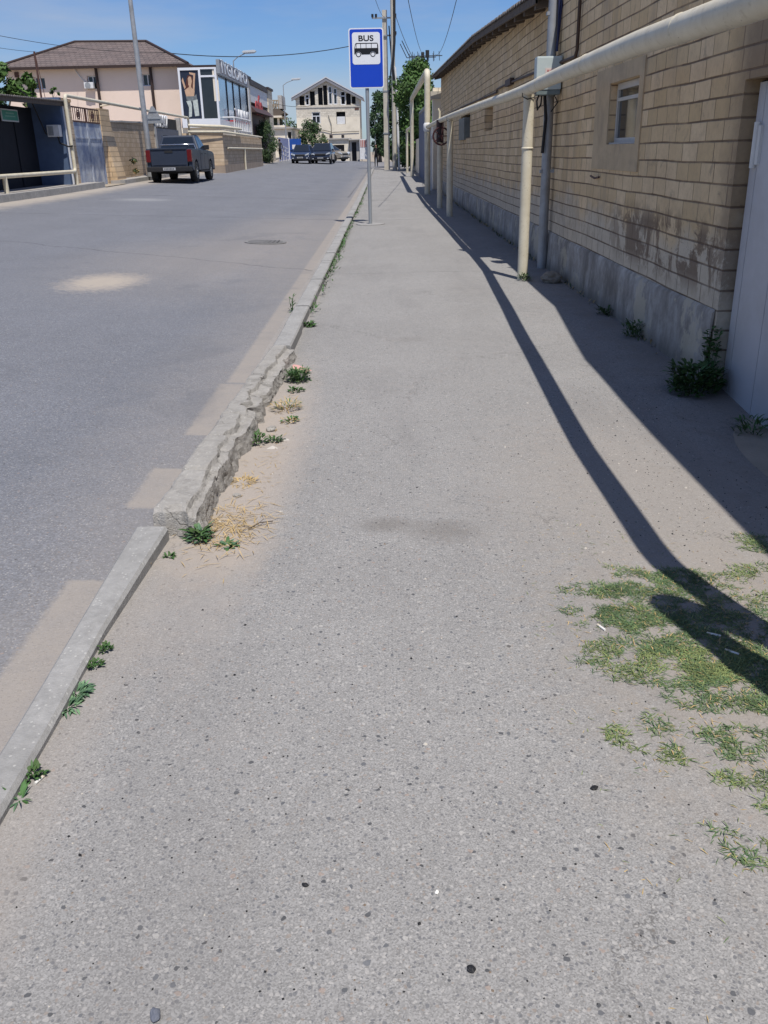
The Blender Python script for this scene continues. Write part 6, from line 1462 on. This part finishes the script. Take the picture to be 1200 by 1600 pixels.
def rock(name, label, x, y, s, mat_, seed, cat='rock', z=None, sc=(1, .7, .5)):
    r = random.Random(seed); bm = bmesh.new(); bmesh.ops.create_icosphere(bm, subdivisions=3, radius=s)
    for v in bm.verts:
        n = noise.noise(v.co*(1.6/s)+Vector((seed*3.1, 0, 0)))*.35+noise.noise(v.co*(4/s)+Vector((seed, 5, 0)))*.12
        v.co *= 1+n; v.co = Vector((v.co.x*sc[0], v.co.y*sc[1], v.co.z*sc[2]))
    me = bpy.data.meshes.new(name); bm.to_mesh(me); bm.free(); me.materials.append(mat_)
    o = bpy.data.objects.new(name, me); COL.objects.link(o); o.location = (x, y, (pz(x, y) if z is None else z)+s*sc[2]*.6); o.rotation_euler.z = r.uniform(0, 6)
    return tag(o, label, cat)
rock('rock', 'grey brown rock lying against the plinth behind the cream pipe post', 1.98, 10.9, .17, m_rock, 3)
rock('concrete_lump', 'fist-sized concrete lump fallen on the sand beside the hollow in the broken kerb', -.70, 5.05, .035, m_kerbold, 21, 'rubble')
rock('concrete_lump', 'small concrete lump by the straw at the near end of the broken kerb', -.735, 3.95, .022, m_kerbold, 22, 'rubble')
rock('pebble', 'dark angular pebble at the bottom of the pavement, right of centre', .142, 1.272, .0095, m_dark, 6, 'pebble', sc=(1, .9, .5))
rock('pebble', 'rounded blue grey pebble at the bottom edge of the pavement', -.462, 1.185, .015, simple('blue_grey_pebble', (.13, .14, .17), .8), 7, 'pebble')
rock('pebble', 'white pebble near the middle of the lower pavement', .085, 1.47, .006, m_paper, 8, 'pebble')
rock('pebble', 'small dark pebble left of the white pebble', -.205, 1.50, .007, m_dark, 9, 'pebble')
rock('pebble', 'dark flake of stone left of the lowest grass tuft', .50, 1.80, .010, m_dark, 10, 'pebble')
def butt(x, y, rz, L, label, r=.004):
    b = thing('cigarette_butt', label, 'litter', (x, y, pz(x, y)+r), rz)
    m = MB(); m.tube([(-L/2, 0, 0), (L*.2, 0, 0)], r, 8); m.build('paper', m_paper, b); m = MB(); m.tube([(L*.2, 0, 0), (L/2, 0, 0)], r*1.02, 8); m.build('filter', simple('butt_filter', (.62, .55, .44), .8), b)
butt(-.93, 1.872, 1.2, .034, 'cigarette butt on the pavement beside the dark crinkled weed')
butt(.70, 2.60, 2.0, .04, 'pale cigarette butt in the left part of the grass')
butt(1.06, 2.55, 2.6, .045, 'cigarette butt in the shadow on the grass, upper of two')
butt(1.08, 2.44, 2.4, .045, 'cigarette butt in the shadow on the grass, lower of two')
m = MB(); m.tube([(-.62, 3.52, pz(-.6, 3.5)+.005), (-.575, 3.56, .008), (-.52, 3.585, .004)], .0025, 5); m.tube([(-.575, 3.56, .008), (-.56, 3.595, .012)], .0016, 4); tag(m.build('twig', m_bark), 'thin dry twig on the sand near the broken kerb end', 'twig')
m = MB(); m.poly([(-.73, 6.55, .012), (-.60, 6.38, .010), (-.56, 6.42, .018), (-.68, 6.60, .02)]); m.poly([(-.73, 6.55, .012), (-.68, 6.60, .02), (-.72, 6.66, .012)]); tag(m.build('plastic_scrap', simple('faded_pink_plastic', (.60, .34, .30), .7)), 'faded pink plastic scrap beside the round bushy weed', 'litter')
m = MB()
for x, y, s in ((-.60, 4.86, .03), (-.655, 4.72, .035), (-.70, 5.62, .025), (-.76, 3.62, .02), (-.50, 3.72, .012)):
    z = pz(x, y); m.mesh([(x-s, y-s*.4, z), (x+s, y-s*.6, z+.002), (x+s*.7, y+s*.5, z), (x-s*.6, y+s*.7, z), (x, y, z+s*.45)], [(0, 1, 4), (1, 2, 4), (2, 3, 4), (3, 0, 4)])
tag(m.build('kerb_rubble', simple('pale_rubble', (.46, .43, .39), .95, .2, 20)), 'small pale rubble flakes on the sand along the broken kerb', 'rubble', kind='stuff')
# loose grit on the pavement and the dirt
m = MB()
for _ in range(2600):
    if r.random() < .5: x, y = r.uniform(-.85, 1.6), 1.05+4.5*r.random()**1.6
    else: x, y = r.gauss(1.45, .38), r.uniform(2.0, 6.0)
    if x < -.85: continue
    s = r.uniform(.0012, .0042)*(1 if r.random() < .93 else 1.8); z = pz(x, y)
    a = r.uniform(0, 6.28); c, d = math.cos(a)*s, math.sin(a)*s; f = r.uniform(.6, 1)
    m.mesh([(x+c, y+d, z), (x-d*f, y+c*f, z), (x-c, y-d, z), (x+d*f, y-c*f, z), (x, y, z+s*.9)], [(0, 1, 4), (1, 2, 4), (2, 3, 4), (3, 0, 4)], r.choice((0, 0, 0, 1, 2)))
tag(m.build('loose_grit', [m_dark, simple('pale_grit', (.50, .46, .40), .9), simple('brown_grit', (.20, .15, .11), .9)]), 'loose grit and small chips scattered over the pavement', 'grit', kind='stuff')
